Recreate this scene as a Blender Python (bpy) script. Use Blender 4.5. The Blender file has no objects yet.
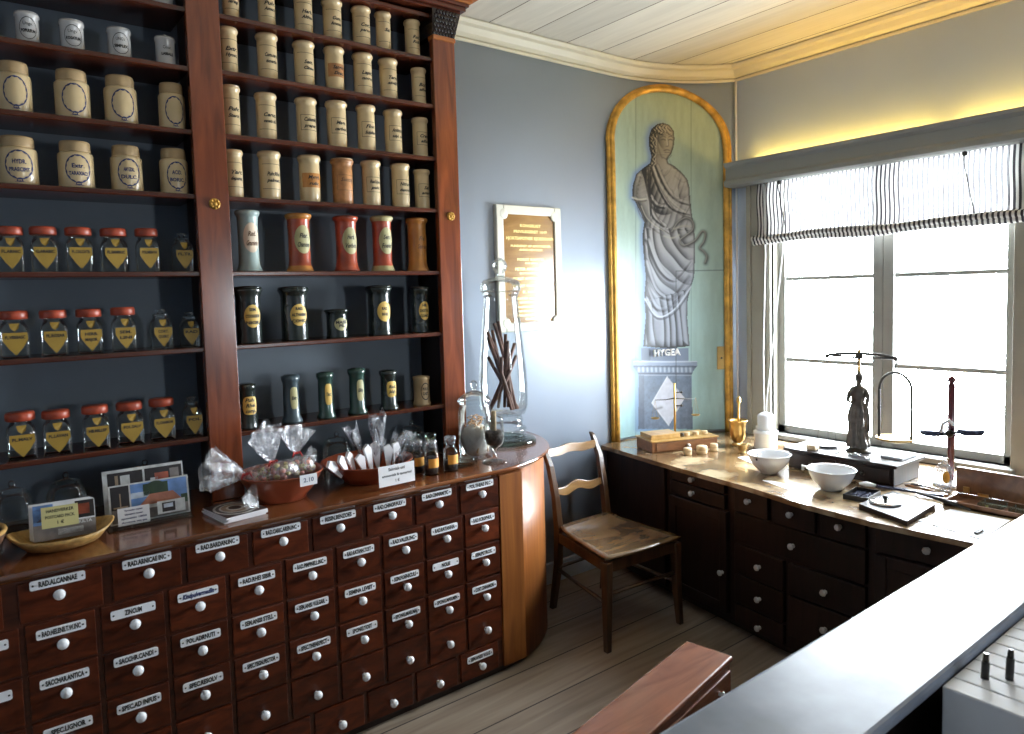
import bpy, bmesh, math, random
import numpy as np
from mathutils import Vector, Matrix
PI = math.pi
random.seed(7)
col = bpy.context.scene.collection
sc = bpy.context.scene

# ------------------------------------------------------------------ materials
def nodes(name):
    m = bpy.data.materials.new(name); m.use_nodes = True
    nt = m.node_tree; nt.nodes.clear()
    out = nt.nodes.new('ShaderNodeOutputMaterial')
    return m, nt, out
def N(nt, t, **k):
    n = nt.nodes.new(t)
    for a, b in k.items(): setattr(n, a, b)
    return n
def rgb(c): return (c[0], c[1], c[2], 1)
def pbsdf(nt, out, rough=.5, metal=0, coat=0, spec=.5):
    b = N(nt, 'ShaderNodeBsdfPrincipled')
    b.inputs['Roughness'].default_value = rough; b.inputs['Metallic'].default_value = metal
    b.inputs['Coat Weight'].default_value = coat; b.inputs['Coat Roughness'].default_value = .12
    b.inputs['Specular IOR Level'].default_value = spec
    nt.links.new(b.outputs[0], out.inputs[0]); return b
def coords(nt, scale=(1, 1, 1), rand=True):
    tc = N(nt, 'ShaderNodeTexCoord'); mp = N(nt, 'ShaderNodeMapping')
    mp.inputs['Scale'].default_value = scale
    nt.links.new(tc.outputs['Object'], mp.inputs[0])
    if rand:
        oi = N(nt, 'ShaderNodeObjectInfo'); ml = N(nt, 'ShaderNodeMath', operation='MULTIPLY'); ml.inputs[1].default_value = 40
        nt.links.new(oi.outputs['Random'], ml.inputs[0]); nt.links.new(ml.outputs[0], mp.inputs['Location'])
    return mp
def ramp(nt, stops):
    r = N(nt, 'ShaderNodeValToRGB'); e = r.color_ramp.elements
    e[0].position, e[0].color = stops[0][0], rgb(stops[0][1])
    e[1].position, e[1].color = stops[-1][0], rgb(stops[-1][1])
    for p, c in stops[1:-1]:
        x = e.new(p); x.color = rgb(c)
    return r
def mat(name, c, rough=.5, metal=0, coat=0, var=.12, scale=12, bump=0, spec=.5):
    m, nt, out = nodes(name); b = pbsdf(nt, out, rough, metal, coat, spec)
    mp = coords(nt); n = N(nt, 'ShaderNodeTexNoise'); n.inputs['Scale'].default_value = scale; n.inputs['Detail'].default_value = 4
    nt.links.new(mp.outputs[0], n.inputs[0])
    r = ramp(nt, [(.3, [v*(1-var) for v in c]), (.7, [min(1, v*(1+var)) for v in c])])
    nt.links.new(n.outputs[0], r.inputs[0]); nt.links.new(r.outputs[0], b.inputs['Base Color'])
    if bump:
        bp = N(nt, 'ShaderNodeBump'); bp.inputs['Strength'].default_value = bump; bp.inputs['Distance'].default_value = .004
        nt.links.new(n.outputs[0], bp.inputs['Height']); nt.links.new(bp.outputs[0], b.inputs['Normal'])
    return m
def wood(name, c1, c2, rough=.35, coat=.3, scale=(3, 30, 30), tone=.25, wear=None, spec=.5):
    """grain stretched along the axis with the small scale; every object gets its own slice of the grain and its own tone"""
    m, nt, out = nodes(name); b = pbsdf(nt, out, rough, 0, coat, spec)
    mp = coords(nt, scale)
    n = N(nt, 'ShaderNodeTexNoise'); n.inputs['Scale'].default_value = 1; n.inputs['Detail'].default_value = 6; n.inputs['Distortion'].default_value = 1.2
    nt.links.new(mp.outputs[0], n.inputs[0])
    r = ramp(nt, [(.3, c1), (.5, [(a+b_)/2 for a, b_ in zip(c1, c2)]), (.72, c2)])
    nt.links.new(n.outputs[0], r.inputs[0])
    oi = N(nt, 'ShaderNodeObjectInfo'); mr = N(nt, 'ShaderNodeMapRange')
    mr.inputs['To Min'].default_value = 1-tone; mr.inputs['To Max'].default_value = 1+tone
    nt.links.new(oi.outputs['Random'], mr.inputs[0])
    mx = N(nt, 'ShaderNodeVectorMath', operation='SCALE'); nt.links.new(r.outputs[0], mx.inputs[0]); nt.links.new(mr.outputs[0], mx.inputs['Scale'])
    last = mx.outputs[0]
    if wear:
        n2 = N(nt, 'ShaderNodeTexNoise'); n2.inputs['Scale'].default_value = wear[1]; n2.inputs['Detail'].default_value = 5
        tc = N(nt, 'ShaderNodeTexCoord'); nt.links.new(tc.outputs['Object'], n2.inputs[0])
        r2 = ramp(nt, [(wear[2], (0, 0, 0)), (wear[3], (1, 1, 1))]); nt.links.new(n2.outputs[0], r2.inputs[0])
        mm = N(nt, 'ShaderNodeMix', data_type='RGBA'); mm.inputs['B'].default_value = rgb(wear[0])
        nt.links.new(r2.outputs[0], mm.inputs['Factor']); nt.links.new(last, mm.inputs['A']); last = mm.outputs['Result']
    nt.links.new(last, b.inputs['Base Color'])
    bp = N(nt, 'ShaderNodeBump'); bp.inputs['Strength'].default_value = .12; bp.inputs['Distance'].default_value = .002
    nt.links.new(n.outputs[0], bp.inputs['Height']); nt.links.new(bp.outputs[0], b.inputs['Normal'])
    return m
def planks(name, c1, c2, axis, pitch, off, dark, rough=.5, coat=0, knots=True):
    """boards that run along X (axis=0) or Y (axis=1), with seams every pitch metres"""
    m, nt, out = nodes(name); b = pbsdf(nt, out, rough, 0, coat)
    tc = N(nt, 'ShaderNodeTexCoord'); sp = N(nt, 'ShaderNodeSeparateXYZ'); nt.links.new(tc.outputs['Object'], sp.inputs[0])
    a = N(nt, 'ShaderNodeMath', operation='SUBTRACT'); a.inputs[1].default_value = off
    nt.links.new(sp.outputs[1-axis], a.inputs[0])
    d = N(nt, 'ShaderNodeMath', operation='DIVIDE'); d.inputs[1].default_value = pitch; nt.links.new(a.outputs[0], d.inputs[0])
    fl = N(nt, 'ShaderNodeMath', operation='FLOOR'); nt.links.new(d.outputs[0], fl.inputs[0])
    fr = N(nt, 'ShaderNodeMath', operation='FRACT'); nt.links.new(d.outputs[0], fr.inputs[0])
    pp = N(nt, 'ShaderNodeMath', operation='PINGPONG'); pp.inputs[1].default_value = .5; nt.links.new(fr.outputs[0], pp.inputs[0])
    w = N(nt, 'ShaderNodeMath', operation='LESS_THAN'); w.inputs[1].default_value = .0035/pitch; nt.links.new(pp.outputs[0], w.inputs[0])
    wn = N(nt, 'ShaderNodeTexWhiteNoise', noise_dimensions='1D'); nt.links.new(fl.outputs[0], wn.inputs['W'])
    mp = N(nt, 'ShaderNodeMapping'); mp.inputs['Scale'].default_value = (1.5, 22, 22) if axis == 0 else (22, 1.5, 22)
    nt.links.new(tc.outputs['Object'], mp.inputs[0])
    cb = N(nt, 'ShaderNodeVectorMath', operation='SCALE'); cb.inputs['Scale'].default_value = 9; nt.links.new(wn.outputs['Color'], cb.inputs[0])
    nt.links.new(cb.outputs[0], mp.inputs['Location'])
    n = N(nt, 'ShaderNodeTexNoise'); n.inputs['Scale'].default_value = 1; n.inputs['Detail'].default_value = 6; n.inputs['Distortion'].default_value = .8
    nt.links.new(mp.outputs[0], n.inputs[0])
    r = ramp(nt, [(.3, c1), (.7, c2)]); nt.links.new(n.outputs[0], r.inputs[0])
    ml = N(nt, 'ShaderNodeMapRange'); ml.inputs['To Min'].default_value = .86; ml.inputs['To Max'].default_value = 1.08
    nt.links.new(wn.outputs['Value'], ml.inputs[0])
    s = N(nt, 'ShaderNodeVectorMath', operation='SCALE'); nt.links.new(r.outputs[0], s.inputs[0]); nt.links.new(ml.outputs[0], s.inputs['Scale'])
    last = s.outputs[0]
    if knots:
        v = N(nt, 'ShaderNodeTexVoronoi'); v.inputs['Scale'].default_value = 3.1; nt.links.new(tc.outputs['Object'], v.inputs[0])
        l = N(nt, 'ShaderNodeMath', operation='LESS_THAN'); l.inputs[1].default_value = .035; nt.links.new(v.outputs['Distance'], l.inputs[0])
        mk = N(nt, 'ShaderNodeMix', data_type='RGBA'); mk.inputs['B'].default_value = rgb([x*.55 for x in c1])
        nt.links.new(l.outputs[0], mk.inputs['Factor']); nt.links.new(last, mk.inputs['A']); last = mk.outputs['Result']
    mm = N(nt, 'ShaderNodeMix', data_type='RGBA'); mm.inputs['B'].default_value = rgb(dark)
    nt.links.new(w.outputs[0], mm.inputs['Factor']); nt.links.new(last, mm.inputs['A'])
    nt.links.new(mm.outputs['Result'], b.inputs['Base Color'])
    bp = N(nt, 'ShaderNodeBump', invert=True); bp.inputs['Strength'].default_value = .6; bp.inputs['Distance'].default_value = .004
    nt.links.new(w.outputs[0], bp.inputs['Height']); nt.links.new(bp.outputs[0], b.inputs['Normal'])
    return m
def thin_glass(name, tint=(.95, .97, .965), refl=.72, rough=.015, bump=0):
    m, nt, out = nodes(name)
    t = N(nt, 'ShaderNodeBsdfTransparent'); t.inputs[0].default_value = rgb(tint)
    g = N(nt, 'ShaderNodeBsdfGlossy'); g.inputs['Roughness'].default_value = rough; g.inputs[0].default_value = (1, 1, 1, 1)
    lw = N(nt, 'ShaderNodeLayerWeight'); lw.inputs[0].default_value = .35
    ml = N(nt, 'ShaderNodeMath', operation='MULTIPLY'); ml.inputs[1].default_value = refl
    nt.links.new(lw.outputs['Fresnel'], ml.inputs[0])
    mx = N(nt, 'ShaderNodeMixShader'); nt.links.new(ml.outputs[0], mx.inputs[0]); nt.links.new(t.outputs[0], mx.inputs[1]); nt.links.new(g.outputs[0], mx.inputs[2])
    nt.links.new(mx.outputs[0], out.inputs[0])
    if bump:
        n = N(nt, 'ShaderNodeTexNoise'); n.inputs['Scale'].default_value = 45
        tc = N(nt, 'ShaderNodeTexCoord'); nt.links.new(tc.outputs['Object'], n.inputs[0])
        bp = N(nt, 'ShaderNodeBump'); bp.inputs['Strength'].default_value = bump; bp.inputs['Distance'].default_value = .01
        nt.links.new(n.outputs[0], bp.inputs['Height']); nt.links.new(bp.outputs[0], g.inputs['Normal']); nt.links.new(bp.outputs[0], lw.inputs['Normal'])
    return m
def emit(name, c, s):
    m, nt, out = nodes(name); e = N(nt, 'ShaderNodeEmission'); e.inputs[0].default_value = rgb(c); e.inputs[1].default_value = s
    nt.links.new(e.outputs[0], out.inputs[0]); return m

MAT = {}
MAT['wall'] = mat('grey_blue_wall_paint', (.40, .465, .56), .34, var=.035, scale=2.5, bump=.05, spec=.75)
for _n in MAT['wall'].node_tree.nodes:
    if _n.type == 'BSDF_PRINCIPLED': _n.inputs['Coat Weight'].default_value = .55; _n.inputs['Coat Roughness'].default_value = .30
MAT['ceiling'] = planks('white_ceiling_boards', (.62, .56, .45), (.72, .66, .54), 1, .27, 2.243, (.16, .12, .08), .6)
MAT['cornice'] = mat('cream_cornice_paint', (.64, .57, .41), .5, var=.05, scale=5)
MAT['floor'] = planks('scrubbed_floor_boards', (.19, .14, .10), (.31, .25, .19), 0, .235, 2.215, (.03, .02, .015), .5, 0)
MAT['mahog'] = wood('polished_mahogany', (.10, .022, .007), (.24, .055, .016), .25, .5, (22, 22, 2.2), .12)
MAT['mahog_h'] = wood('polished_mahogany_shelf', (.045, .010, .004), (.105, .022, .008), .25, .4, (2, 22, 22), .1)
MAT['drawer'] = wood('drawer_front_mahogany', (.034, .007, .0025), (.115, .022, .006), .34, .10, (9, 9, 26), .3, spec=.3)
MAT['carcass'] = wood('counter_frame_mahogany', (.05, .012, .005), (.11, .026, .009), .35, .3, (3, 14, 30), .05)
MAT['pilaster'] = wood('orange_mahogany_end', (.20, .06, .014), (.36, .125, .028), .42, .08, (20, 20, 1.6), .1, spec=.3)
MAT['top'] = wood('polished_countertop', (.13, .036, .012), (.28, .10, .035), .16, .7, (2.2, 16, 16), .05)
MAT['dark'] = wood('dark_stained_desk_wood', (.008, .004, .003), (.024, .010, .007), .42, .1, (20, 20, 3), .3, spec=.3)
MAT['desktop'] = wood('worn_desktop_wood', (.10, .05, .022), (.30, .19, .09), .22, .5, (14, 2.5, 14), .05, wear=((.52, .40, .24), 5, .48, .6))
MAT['carved'] = wood('carved_dark_wood', (.008, .004, .003), (.035, .014, .008), .25, .5, (60, 60, 60), .1)
MAT['orangewood'] = wood('orange_cornice_wood', (.30, .085, .02), (.46, .16, .04), .25, .5, (2, 18, 18), .05)
MAT['shelfback'] = mat('blue_grey_back_boards', (.17, .20, .235), .5, var=.08, scale=3)
MAT['bay'] = mat('shadow_dark_wood_side', (.02, .008, .005), .4)  # near-black brown wood for side panels and plinths
MAT['cream'] = mat('cream_ceramic', (.62, .46, .25), .3, coat=.2, var=.08, scale=14)
MAT['pale'] = mat('pale_grey_ceramic', (.50, .48, .46), .25, coat=.4, var=.05)
MAT['tan'] = mat('tan_parchment_cover', (.44, .30, .15), .55, var=.1, scale=30, bump=.2)
MAT['rust'] = mat('rust_brown_ceramic', (.45, .20, .07), .4, var=.3, scale=30)
MAT['red'] = mat('red_lacquered_tole', (.38, .065, .025), .3, coat=.3, var=.35, scale=18)
MAT['orange'] = mat('orange_ochre_tole', (.48, .19, .035), .35, coat=.2, var=.2, scale=14)
MAT['bluegreen'] = mat('pale_blue_green_tole', (.34, .42, .39), .35, coat=.2, var=.12)
MAT['black'] = mat('black_green_lacquer', (.020, .026, .022), .25, coat=.5, var=.3)
MAT['green'] = mat('bottle_green_lacquer', (.030, .065, .050), .25, coat=.4, var=.2)
MAT['steelblue'] = mat('faded_blue_lacquer', (.05, .075, .09), .35, coat=.2)
MAT['yellow_lbl'] = mat('yellow_paper_label', (.72, .46, .10), .55, var=.1)
MAT['shield'] = mat('mustard_shield_label', (.36, .22, .03), .5, var=.1)
MAT['olive_lbl'] = mat('olive_label', (.45, .40, .19), .5)
MAT['peach_lbl'] = mat('peach_label', (.75, .58, .42), .5)
MAT['ink'] = mat('black_ink', (.02, .018, .016), .6)
MAT['brownink'] = mat('brown_ink', (.16, .08, .04), .6)
MAT['bluink'] = mat('navy_ink', (.025, .035, .12), .6)
MAT['white'] = mat('white_enamel', (.90, .91, .94), .18, coat=.5, var=.03)
MAT['enamel'] = MAT['white']
MAT['porc'] = mat('white_porcelain', (.83, .84, .86), .15, coat=.5, var=.02)
MAT['paper'] = mat('white_paper', (.80, .80, .82), .7, var=.03)
MAT['redlid'] = mat('red_stained_wooden_lid', (.36, .055, .022), .4, var=.25, scale=25)
MAT['brass'] = mat('aged_brass', (.62, .40, .14), .28, metal=1, var=.15)
MAT['brass_dull'] = mat('dull_brass', (.48, .33, .14), .42, metal=1, var=.2)
MAT['pewter'] = mat('dull_pewter', (.07, .066, .06), .6, spec=.25)
MAT['bronze'] = mat('brown_bronze_statuette', (.115, .10, .085), .34, metal=.7, var=.35, scale=30)
MAT['iron'] = mat('dark_bronze', (.05, .045, .04), .35, metal=.8, var=.3)
MAT['steel'] = mat('polished_steel', (.55, .56, .58), .2, metal=1)
MAT['gilt'] = mat('gilded_frame', (.62, .33, .055), .35, metal=.35, var=.4, scale=16)
MAT['glass'] = thin_glass('clear_jar_glass')
MAT['pane'] = thin_glass('window_glass', (.98, .99, .99), .5)
MAT['gglass'] = thin_glass('greenish_glass', (.72, .86, .80), .9)
MAT['cello'] = thin_glass('crinkled_cellophane', (.90, .90, .92), 1.0, .12, .8)
def frosted(name):
    m, nt, out = nodes(name)
    t = N(nt, 'ShaderNodeBsdfTransparent'); t.inputs[0].default_value = (.95, .95, .97, 1)
    d = N(nt, 'ShaderNodeBsdfDiffuse'); d.inputs[0].default_value = (.75, .76, .80, 1)
    g = N(nt, 'ShaderNodeBsdfGlossy'); g.inputs['Roughness'].default_value = .18
    n = N(nt, 'ShaderNodeTexNoise'); n.inputs['Scale'].default_value = 38; n.inputs['Detail'].default_value = 5
    tc = N(nt, 'ShaderNodeTexCoord'); nt.links.new(tc.outputs['Object'], n.inputs[0])
    r = ramp(nt, [(.40, (.04, .04, .04)), (.66, (.42, .42, .42))]); nt.links.new(n.outputs[0], r.inputs[0])
    bp = N(nt, 'ShaderNodeBump'); bp.inputs['Strength'].default_value = .9; bp.inputs['Distance'].default_value = .01
    nt.links.new(n.outputs[0], bp.inputs['Height']); nt.links.new(bp.outputs[0], g.inputs['Normal'])
    m1 = N(nt, 'ShaderNodeMixShader'); nt.links.new(r.outputs[0], m1.inputs[0]); nt.links.new(t.outputs[0], m1.inputs[1]); nt.links.new(d.outputs[0], m1.inputs[2])
    m2 = N(nt, 'ShaderNodeMixShader'); m2.inputs[0].default_value = .12; nt.links.new(m1.outputs[0], m2.inputs[1]); nt.links.new(g.outputs[0], m2.inputs[2])
    nt.links.new(m2.outputs[0], out.inputs[0]); return m
MAT['film'] = frosted('crumpled_cellophane_film')
MAT['clay'] = mat('red_clay_glaze', (.30, .065, .028), .3, coat=.3, var=.15)
MAT['wicker_dk'] = mat('dark_wicker', (.10, .045, .022), .5, var=.5, scale=60, bump=1)
MAT['wicker'] = mat('straw_basket', (.52, .31, .10), .45, var=.35, scale=40, bump=.8)
MAT['note'] = mat('yellow_note_paper', (.66, .60, .27), .7, var=.03)
MAT['frame_grey'] = mat('grey_green_window_paint', (.30, .30, .275), .4, var=.06, scale=6)
MAT['casing'] = mat('putty_window_casing_paint', (.34, .32, .26), .45, var=.05, scale=6)
MAT['valance'] = mat('grey_valance_paint', (.25, .26, .25), .45, var=.05, scale=4)
MAT['slate'] = mat('worn_grey_counter_paint', (.21, .235, .29), .36, var=.35, spec=.35, scale=5)
MAT['chest'] = wood('reddish_glossy_chest_wood', (.16, .05, .025), (.30, .11, .06), .25, .5, (3, 22, 22), .05)
MAT['stick'] = wood('brown_bark', (.12, .06, .045), (.24, .14, .11), .7, 0, (40, 40, 4), .2)
MAT['sweet1'] = mat('pink_sweets', (.75, .35, .28), .4, var=.3, scale=40)
MAT['sweet2'] = mat('yellow_green_sweets', (.68, .62, .25), .4, var=.35, scale=40)
MAT['ribbon'] = mat('red_ribbon', (.55, .03, .03), .4)
MAT['seed'] = mat('dark_seeds', (.06, .045, .04), .6, var=.6, scale=90, bump=1)
MAT['straw'] = mat('straw_curls', (.62, .36, .17), .6, var=.4, scale=80, bump=.8)
MAT['wool'] = mat('white_root_shavings', (.90, .87, .80), .7, var=.08, scale=60, bump=.5)
MAT['cork'] = mat('pale_cork', (.55, .42, .26), .7, var=.2, scale=60)
MAT['pwood'] = mat('pale_turned_wood', (.66, .50, .30), .45, var=.15, scale=20)
MAT['ywood'] = wood('yellow_box_wood', (.42, .24, .07), (.62, .40, .14), .3, .4, (18, 3, 18), .1)
MAT['bwood'] = wood('brown_box_wood', (.15, .06, .025), (.27, .12, .05), .3, .4, (4, 18, 18), .1)
MAT['chairwood'] = wood('dark_chair_wood', (.035, .016, .008), (.10, .048, .020), .3, .4, (20, 20, 4), .1)
MAT['seatwood'] = wood('worn_plywood_seat', (.14, .08, .035), (.28, .18, .09), .2, .5, (3, 9, 20), .05, wear=((.07, .04, .022), 5.5, .53, .68))
MAT['railwood'] = wood('honey_chair_rail', (.20, .10, .03), (.36, .20, .07), .3, .4, (4, 22, 22), .1)
MAT['maroon'] = mat('maroon_lacquer', (.10, .012, .018), .25, coat=.4)
MAT['scaleblue'] = mat('blue_black_steel', (.03, .035, .07), .25, metal=.6)
MAT['cord'] = mat('white_cord', (.85, .85, .83), .7, var=.02)
MAT['plaqueboard'] = wood('varnished_plaque_wood', (.20, .095, .022), (.38, .20, .055), .22, .5, (3, 9, 14), .02)
MAT['gold'] = mat('gold_leaf_lettering', (.90, .66, .22), .35, metal=.4, var=.05)
MAT['plaqueframe'] = mat('cream_plaque_frame', (.66, .63, .52), .45, var=.05)
MAT['lamp'] = emit('warm_tube_light', (1, .62, .12), 55)
for k, c in dict(sky=(.16, .30, .62), roof=(.50, .19, .11), tree=(.03, .06, .025), dk=(.03, .022, .02), tanp=(.35, .25, .16), greyp=(.22, .19, .175), whitep=(.66, .66, .64), redp=(.42, .10, .05), cloud=(.6, .66, .75), brownp=(.12, .06, .035)).items():
    MAT['p_'+k] = mat('print_'+k, c, .3, coat=.4, var=.25, scale=30)

# ------------------------------------------------------------------ mesh builder
LOC = {}
def wloc(o): return LOC.get(o.name, Vector((0, 0, 0)))
_txt = {}
def text_geo(s, size, shear=0, bold=0, sx=1):
    key = (s, size, shear, bold, sx)
    if key in _txt: return _txt[key]
    cu = bpy.data.curves.new('t', 'FONT'); cu.body = s; cu.size = size; cu.shear = shear; cu.offset = bold
    cu.align_x = 'CENTER'; cu.align_y = 'CENTER'; cu.resolution_u = 2; cu.fill_mode = 'FRONT'
    o = bpy.data.objects.new('t', cu); col.objects.link(o)
    dg = bpy.context.evaluated_depsgraph_get(); me = bpy.data.meshes.new_from_object(o.evaluated_get(dg))
    vs = [(v.co.x*sx, v.co.y) for v in me.vertices]; fs = [tuple(p.vertices) for p in me.polygons]
    bpy.data.objects.remove(o); bpy.data.meshes.remove(me); bpy.data.curves.remove(cu)
    _txt[key] = (vs, fs); return vs, fs
class M:
    def __init__(s): s.v = []; s.f = []; s.m = []; s.s = []
    def add(s, v, f, mi=0, sm=False):
        k = len(s.v); s.v += [tuple(p) for p in v]
        for q in f: s.f.append(tuple(i+k for i in q)); s.m.append(mi); s.s.append(sm)
        return s
    def box(s, x0, x1, y0, y1, z0, z1, mi=0, mx=None):
        v = [Vector(p) for p in ((x0, y0, z0), (x1, y0, z0), (x1, y1, z0), (x0, y1, z0), (x0, y0, z1), (x1, y0, z1), (x1, y1, z1), (x0, y1, z1))]
        if mx is not None: v = [mx @ p for p in v]
        return s.add(v, [(0, 3, 2, 1), (4, 5, 6, 7), (0, 1, 5, 4), (1, 2, 6, 5), (2, 3, 7, 6), (3, 0, 4, 7)], mi)
    def lathe(s, prof, cx=0, cy=0, z=0, seg=24, mi=0, sx=1, sy=1, sm=True, mx=None, mis=None):
        n = len(prof); v = []
        for r, h in prof:
            for k in range(seg):
                a = 2*PI*k/seg; p = Vector((cx+r*sx*math.cos(a), cy+r*sy*math.sin(a), z+h)); v.append(mx @ p if mx is not None else p)
        base = len(s.v); s.v += [tuple(p) for p in v]
        for i in range(n-1):
            for k in range(seg):
                a = base+i*seg+k; b = base+i*seg+(k+1) % seg
                s.f.append((a, b, b+seg, a+seg)); s.m.append(mis[i] if mis else mi); s.s.append(sm)
        if prof[0][0] > 1e-5: s.f.append(tuple(base+k for k in reversed(range(seg)))); s.m.append(mis[0] if mis else mi); s.s.append(False)
        if prof[-1][0] > 1e-5: s.f.append(tuple(base+(n-1)*seg+k for k in range(seg))); s.m.append(mis[-1] if mis else mi); s.s.append(False)
        return s
    def tube(s, pts, r, seg=8, mi=0, closed=False, flat=1):
        pts = [Vector(p) for p in pts]; n = len(pts); rs = r if isinstance(r, (list, tuple)) else [r]*n
        base = len(s.v); up = None
        for i, p in enumerate(pts):
            t = (pts[(i+1) % n]-pts[i-1]) if closed else (pts[min(i+1, n-1)]-pts[max(i-1, 0)])
            t.normalize()
            if up is None: up = Vector((0, 0, 1)) if abs(t.z) < .9 else Vector((1, 0, 0))
            a = t.cross(up); a.normalize(); b = a.cross(t); b.normalize(); up = b
            for k in range(seg):
                an = 2*PI*k/seg; s.v.append(tuple(p+a*math.cos(an)*rs[i]+b*math.sin(an)*rs[i]*flat))
        for i in range(n if closed else n-1):
            for k in range(seg):
                a = base+i*seg+k; b = base+i*seg+(k+1) % seg
                c = base+((i+1) % n)*seg+(k+1) % seg; d = base+((i+1) % n)*seg+k
                s.f.append((a, b, c, d)); s.m.append(mi); s.s.append(True)
        if not closed:
            s.f.append(tuple(base+k for k in reversed(range(seg)))); s.m.append(mi); s.s.append(False)
            s.f.append(tuple(base+(n-1)*seg+k for k in range(seg))); s.m.append(mi); s.s.append(False)
        return s
    def prism(s, poly, z0, z1, mi=0, mx=None, sm=False):
        n = len(poly); v = [Vector((x, y, z0)) for x, y in poly]+[Vector((x, y, z1)) for x, y in poly]
        if mx is not None: v = [mx @ p for p in v]
        s.add(v, [tuple(reversed(range(n))), tuple(range(n, 2*n))], mi)
        return s.add(v, [(i, (i+1) % n, n+(i+1) % n, n+i) for i in range(n)], mi, sm)
    def sphere(s, c, r, mi=0, seg=12, rings=8, sc_=(1, 1, 1)):
        prof = [(r*math.sin(PI*i/rings), -r*math.cos(PI*i/rings)) for i in range(rings+1)]; prof[0] = (1e-6, -r); prof[-1] = (1e-6, r)
        return s.lathe([(a, b*sc_[2]) for a, b in prof], c[0], c[1], c[2], seg, mi, sc_[0], sc_[1])
    def text(s, t, size, mx, mi=0, shear=0, bold=0, sx=1, width=None):
        v, f = text_geo(t, size, shear, bold, sx)
        if not v: return s
        if width:
            w = max(p[0] for p in v)-min(p[0] for p in v); k = width/w; v = [(p[0]*k, p[1]) for p in v]
        return s.add([mx @ Vector((a, b, 0)) for a, b in v], f, mi)
    def wrap(s, t, size, r, z, cx=0, cy=0, mi=0, shear=0, bold=0, width=None, ang=0):
        """lettering laid round an upright cylinder, facing -Y"""
        v, f = text_geo(t, size, shear, bold)
        if not v: return s
        w = max(p[0] for p in v)-min(p[0] for p in v); k = (width/w) if width else 1
        o = []
        for a, b in v:
            th = a*k/r+ang; o.append((cx+r*math.sin(th), cy-r*math.cos(th), z+b))
        return s.add(o, f, mi)
    def wpatch(s, pts, r, z, cx=0, cy=0, mi=0, ang=0):
        """flat outline (fan from its centre) laid round a cylinder"""
        P2 = []
        for i in range(len(pts)):
            a, b = pts[i], pts[(i+1) % len(pts)]; q_ = max(1, int(math.hypot(b[0]-a[0], b[1]-a[1])/.005)); P2 += [(a[0]+(b[0]-a[0])*j/q_, a[1]+(b[1]-a[1])*j/q_) for j in range(q_)]
        pts = P2; n = len(pts)
        c = (sum(p[0] for p in pts)/n, sum(p[1] for p in pts)/n)
        V = [c]
        rg = (.12, .3, .48, .66, .83, 1)
        for q in rg: V += [(c[0]+(p[0]-c[0])*q, c[1]+(p[1]-c[1])*q) for p in pts]
        o = [(cx+r*math.sin(a/r+ang), cy-r*math.cos(a/r+ang), z+b) for a, b in V]
        f = [(0, 1+i, 1+(i+1) % n) for i in range(n)]+[(1+k*n+i, 1+(k+1)*n+i, 1+(k+1)*n+(i+1) % n, 1+k*n+(i+1) % n) for i in range(n) for k in range(len(rg)-1)]
        return s.add(o, f, mi)
    def wring(s, rx, rz, w, r, z, cx=0, cy=0, mi=0, seg=28, jag=0):
        o = []; f = []
        for i in range(seg):
            a = 2*PI*i/seg
            for q in (1, 1-w*(1+(jag if i % 2 else -jag))):
                x = rx*q*math.cos(a); zz = rz*q*math.sin(a); o.append((cx+r*math.sin(x/r), cy-r*math.cos(x/r), z+zz))
        for i in range(seg): j = (i+1) % seg; f.append((2*i, 2*j, 2*j+1, 2*i+1))
        return s.add(o, f, mi)
    def build(s, name, mats, parent=None, bevel=0, kind=None, origin=None, solid=0):
        if parent is not None: o0 = wloc(parent)
        elif origin is not None: o0 = Vector(origin)
        else:
            xs = [p[0] for p in s.v]; ys = [p[1] for p in s.v]; zs = [p[2] for p in s.v]
            o0 = Vector(((min(xs)+max(xs))/2, (min(ys)+max(ys))/2, min(zs)))
        me = bpy.data.meshes.new(name)
        me.from_pydata([(x-o0.x, y-o0.y, z-o0.z) for x, y, z in s.v], [], s.f)
        if not isinstance(mats, (list, tuple)): mats = [mats]
        for m in mats: me.materials.append(MAT[m] if isinstance(m, str) else m)
        me.polygons.foreach_set('material_index', s.m); me.polygons.foreach_set('use_smooth', s.s); me.update()
        o = bpy.data.objects.new(name, me); col.objects.link(o)
        if parent is not None: o.parent = parent; LOC[o.name] = Vector(o0)
        else: o.location = o0; LOC[o.name] = o0
        if bevel:
            b = o.modifiers.new('bevel', 'BEVEL'); b.width = bevel; b.segments = 2; b.limit_method = 'ANGLE'; b.angle_limit = .7
        if solid:
            b = o.modifiers.new('thick', 'SOLIDIFY'); b.thickness = solid
        if kind: o['kind'] = kind
        return o
def thing(name, label, cat, loc=(0, 0, 0), rz=0, group=None):
    o = bpy.data.objects.new(name, None); col.objects.link(o); o.empty_display_size = .05
    o.location = loc; o.rotation_euler = (0, 0, rz); LOC[o.name] = Vector(loc)
    tag(o, label, cat, group); return o
def proto(name, label, cat, group=None): return thing(name, label, cat, (0, 0, 0), 0, group)
def place(o, loc, rz=0): o.location = loc; o.rotation_euler = (0, 0, rz); return o
def tag(o, label, cat, group=None):
    o['label'] = label; o['category'] = cat
    if group: o['group'] = group
    return o
def dup(root, loc, rz=0, label=None, group=None):
    r = root.copy(); col.objects.link(r); r.location = loc; r.rotation_euler = (0, 0, rz)
    if label: r['label'] = label
    if group: r['group'] = group
    for ch in list(root.children):
        c = ch.copy(); col.objects.link(c); c.parent = r
        for g in list(ch.children):
            d = g.copy(); col.objects.link(d); d.parent = c
    return r
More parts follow.
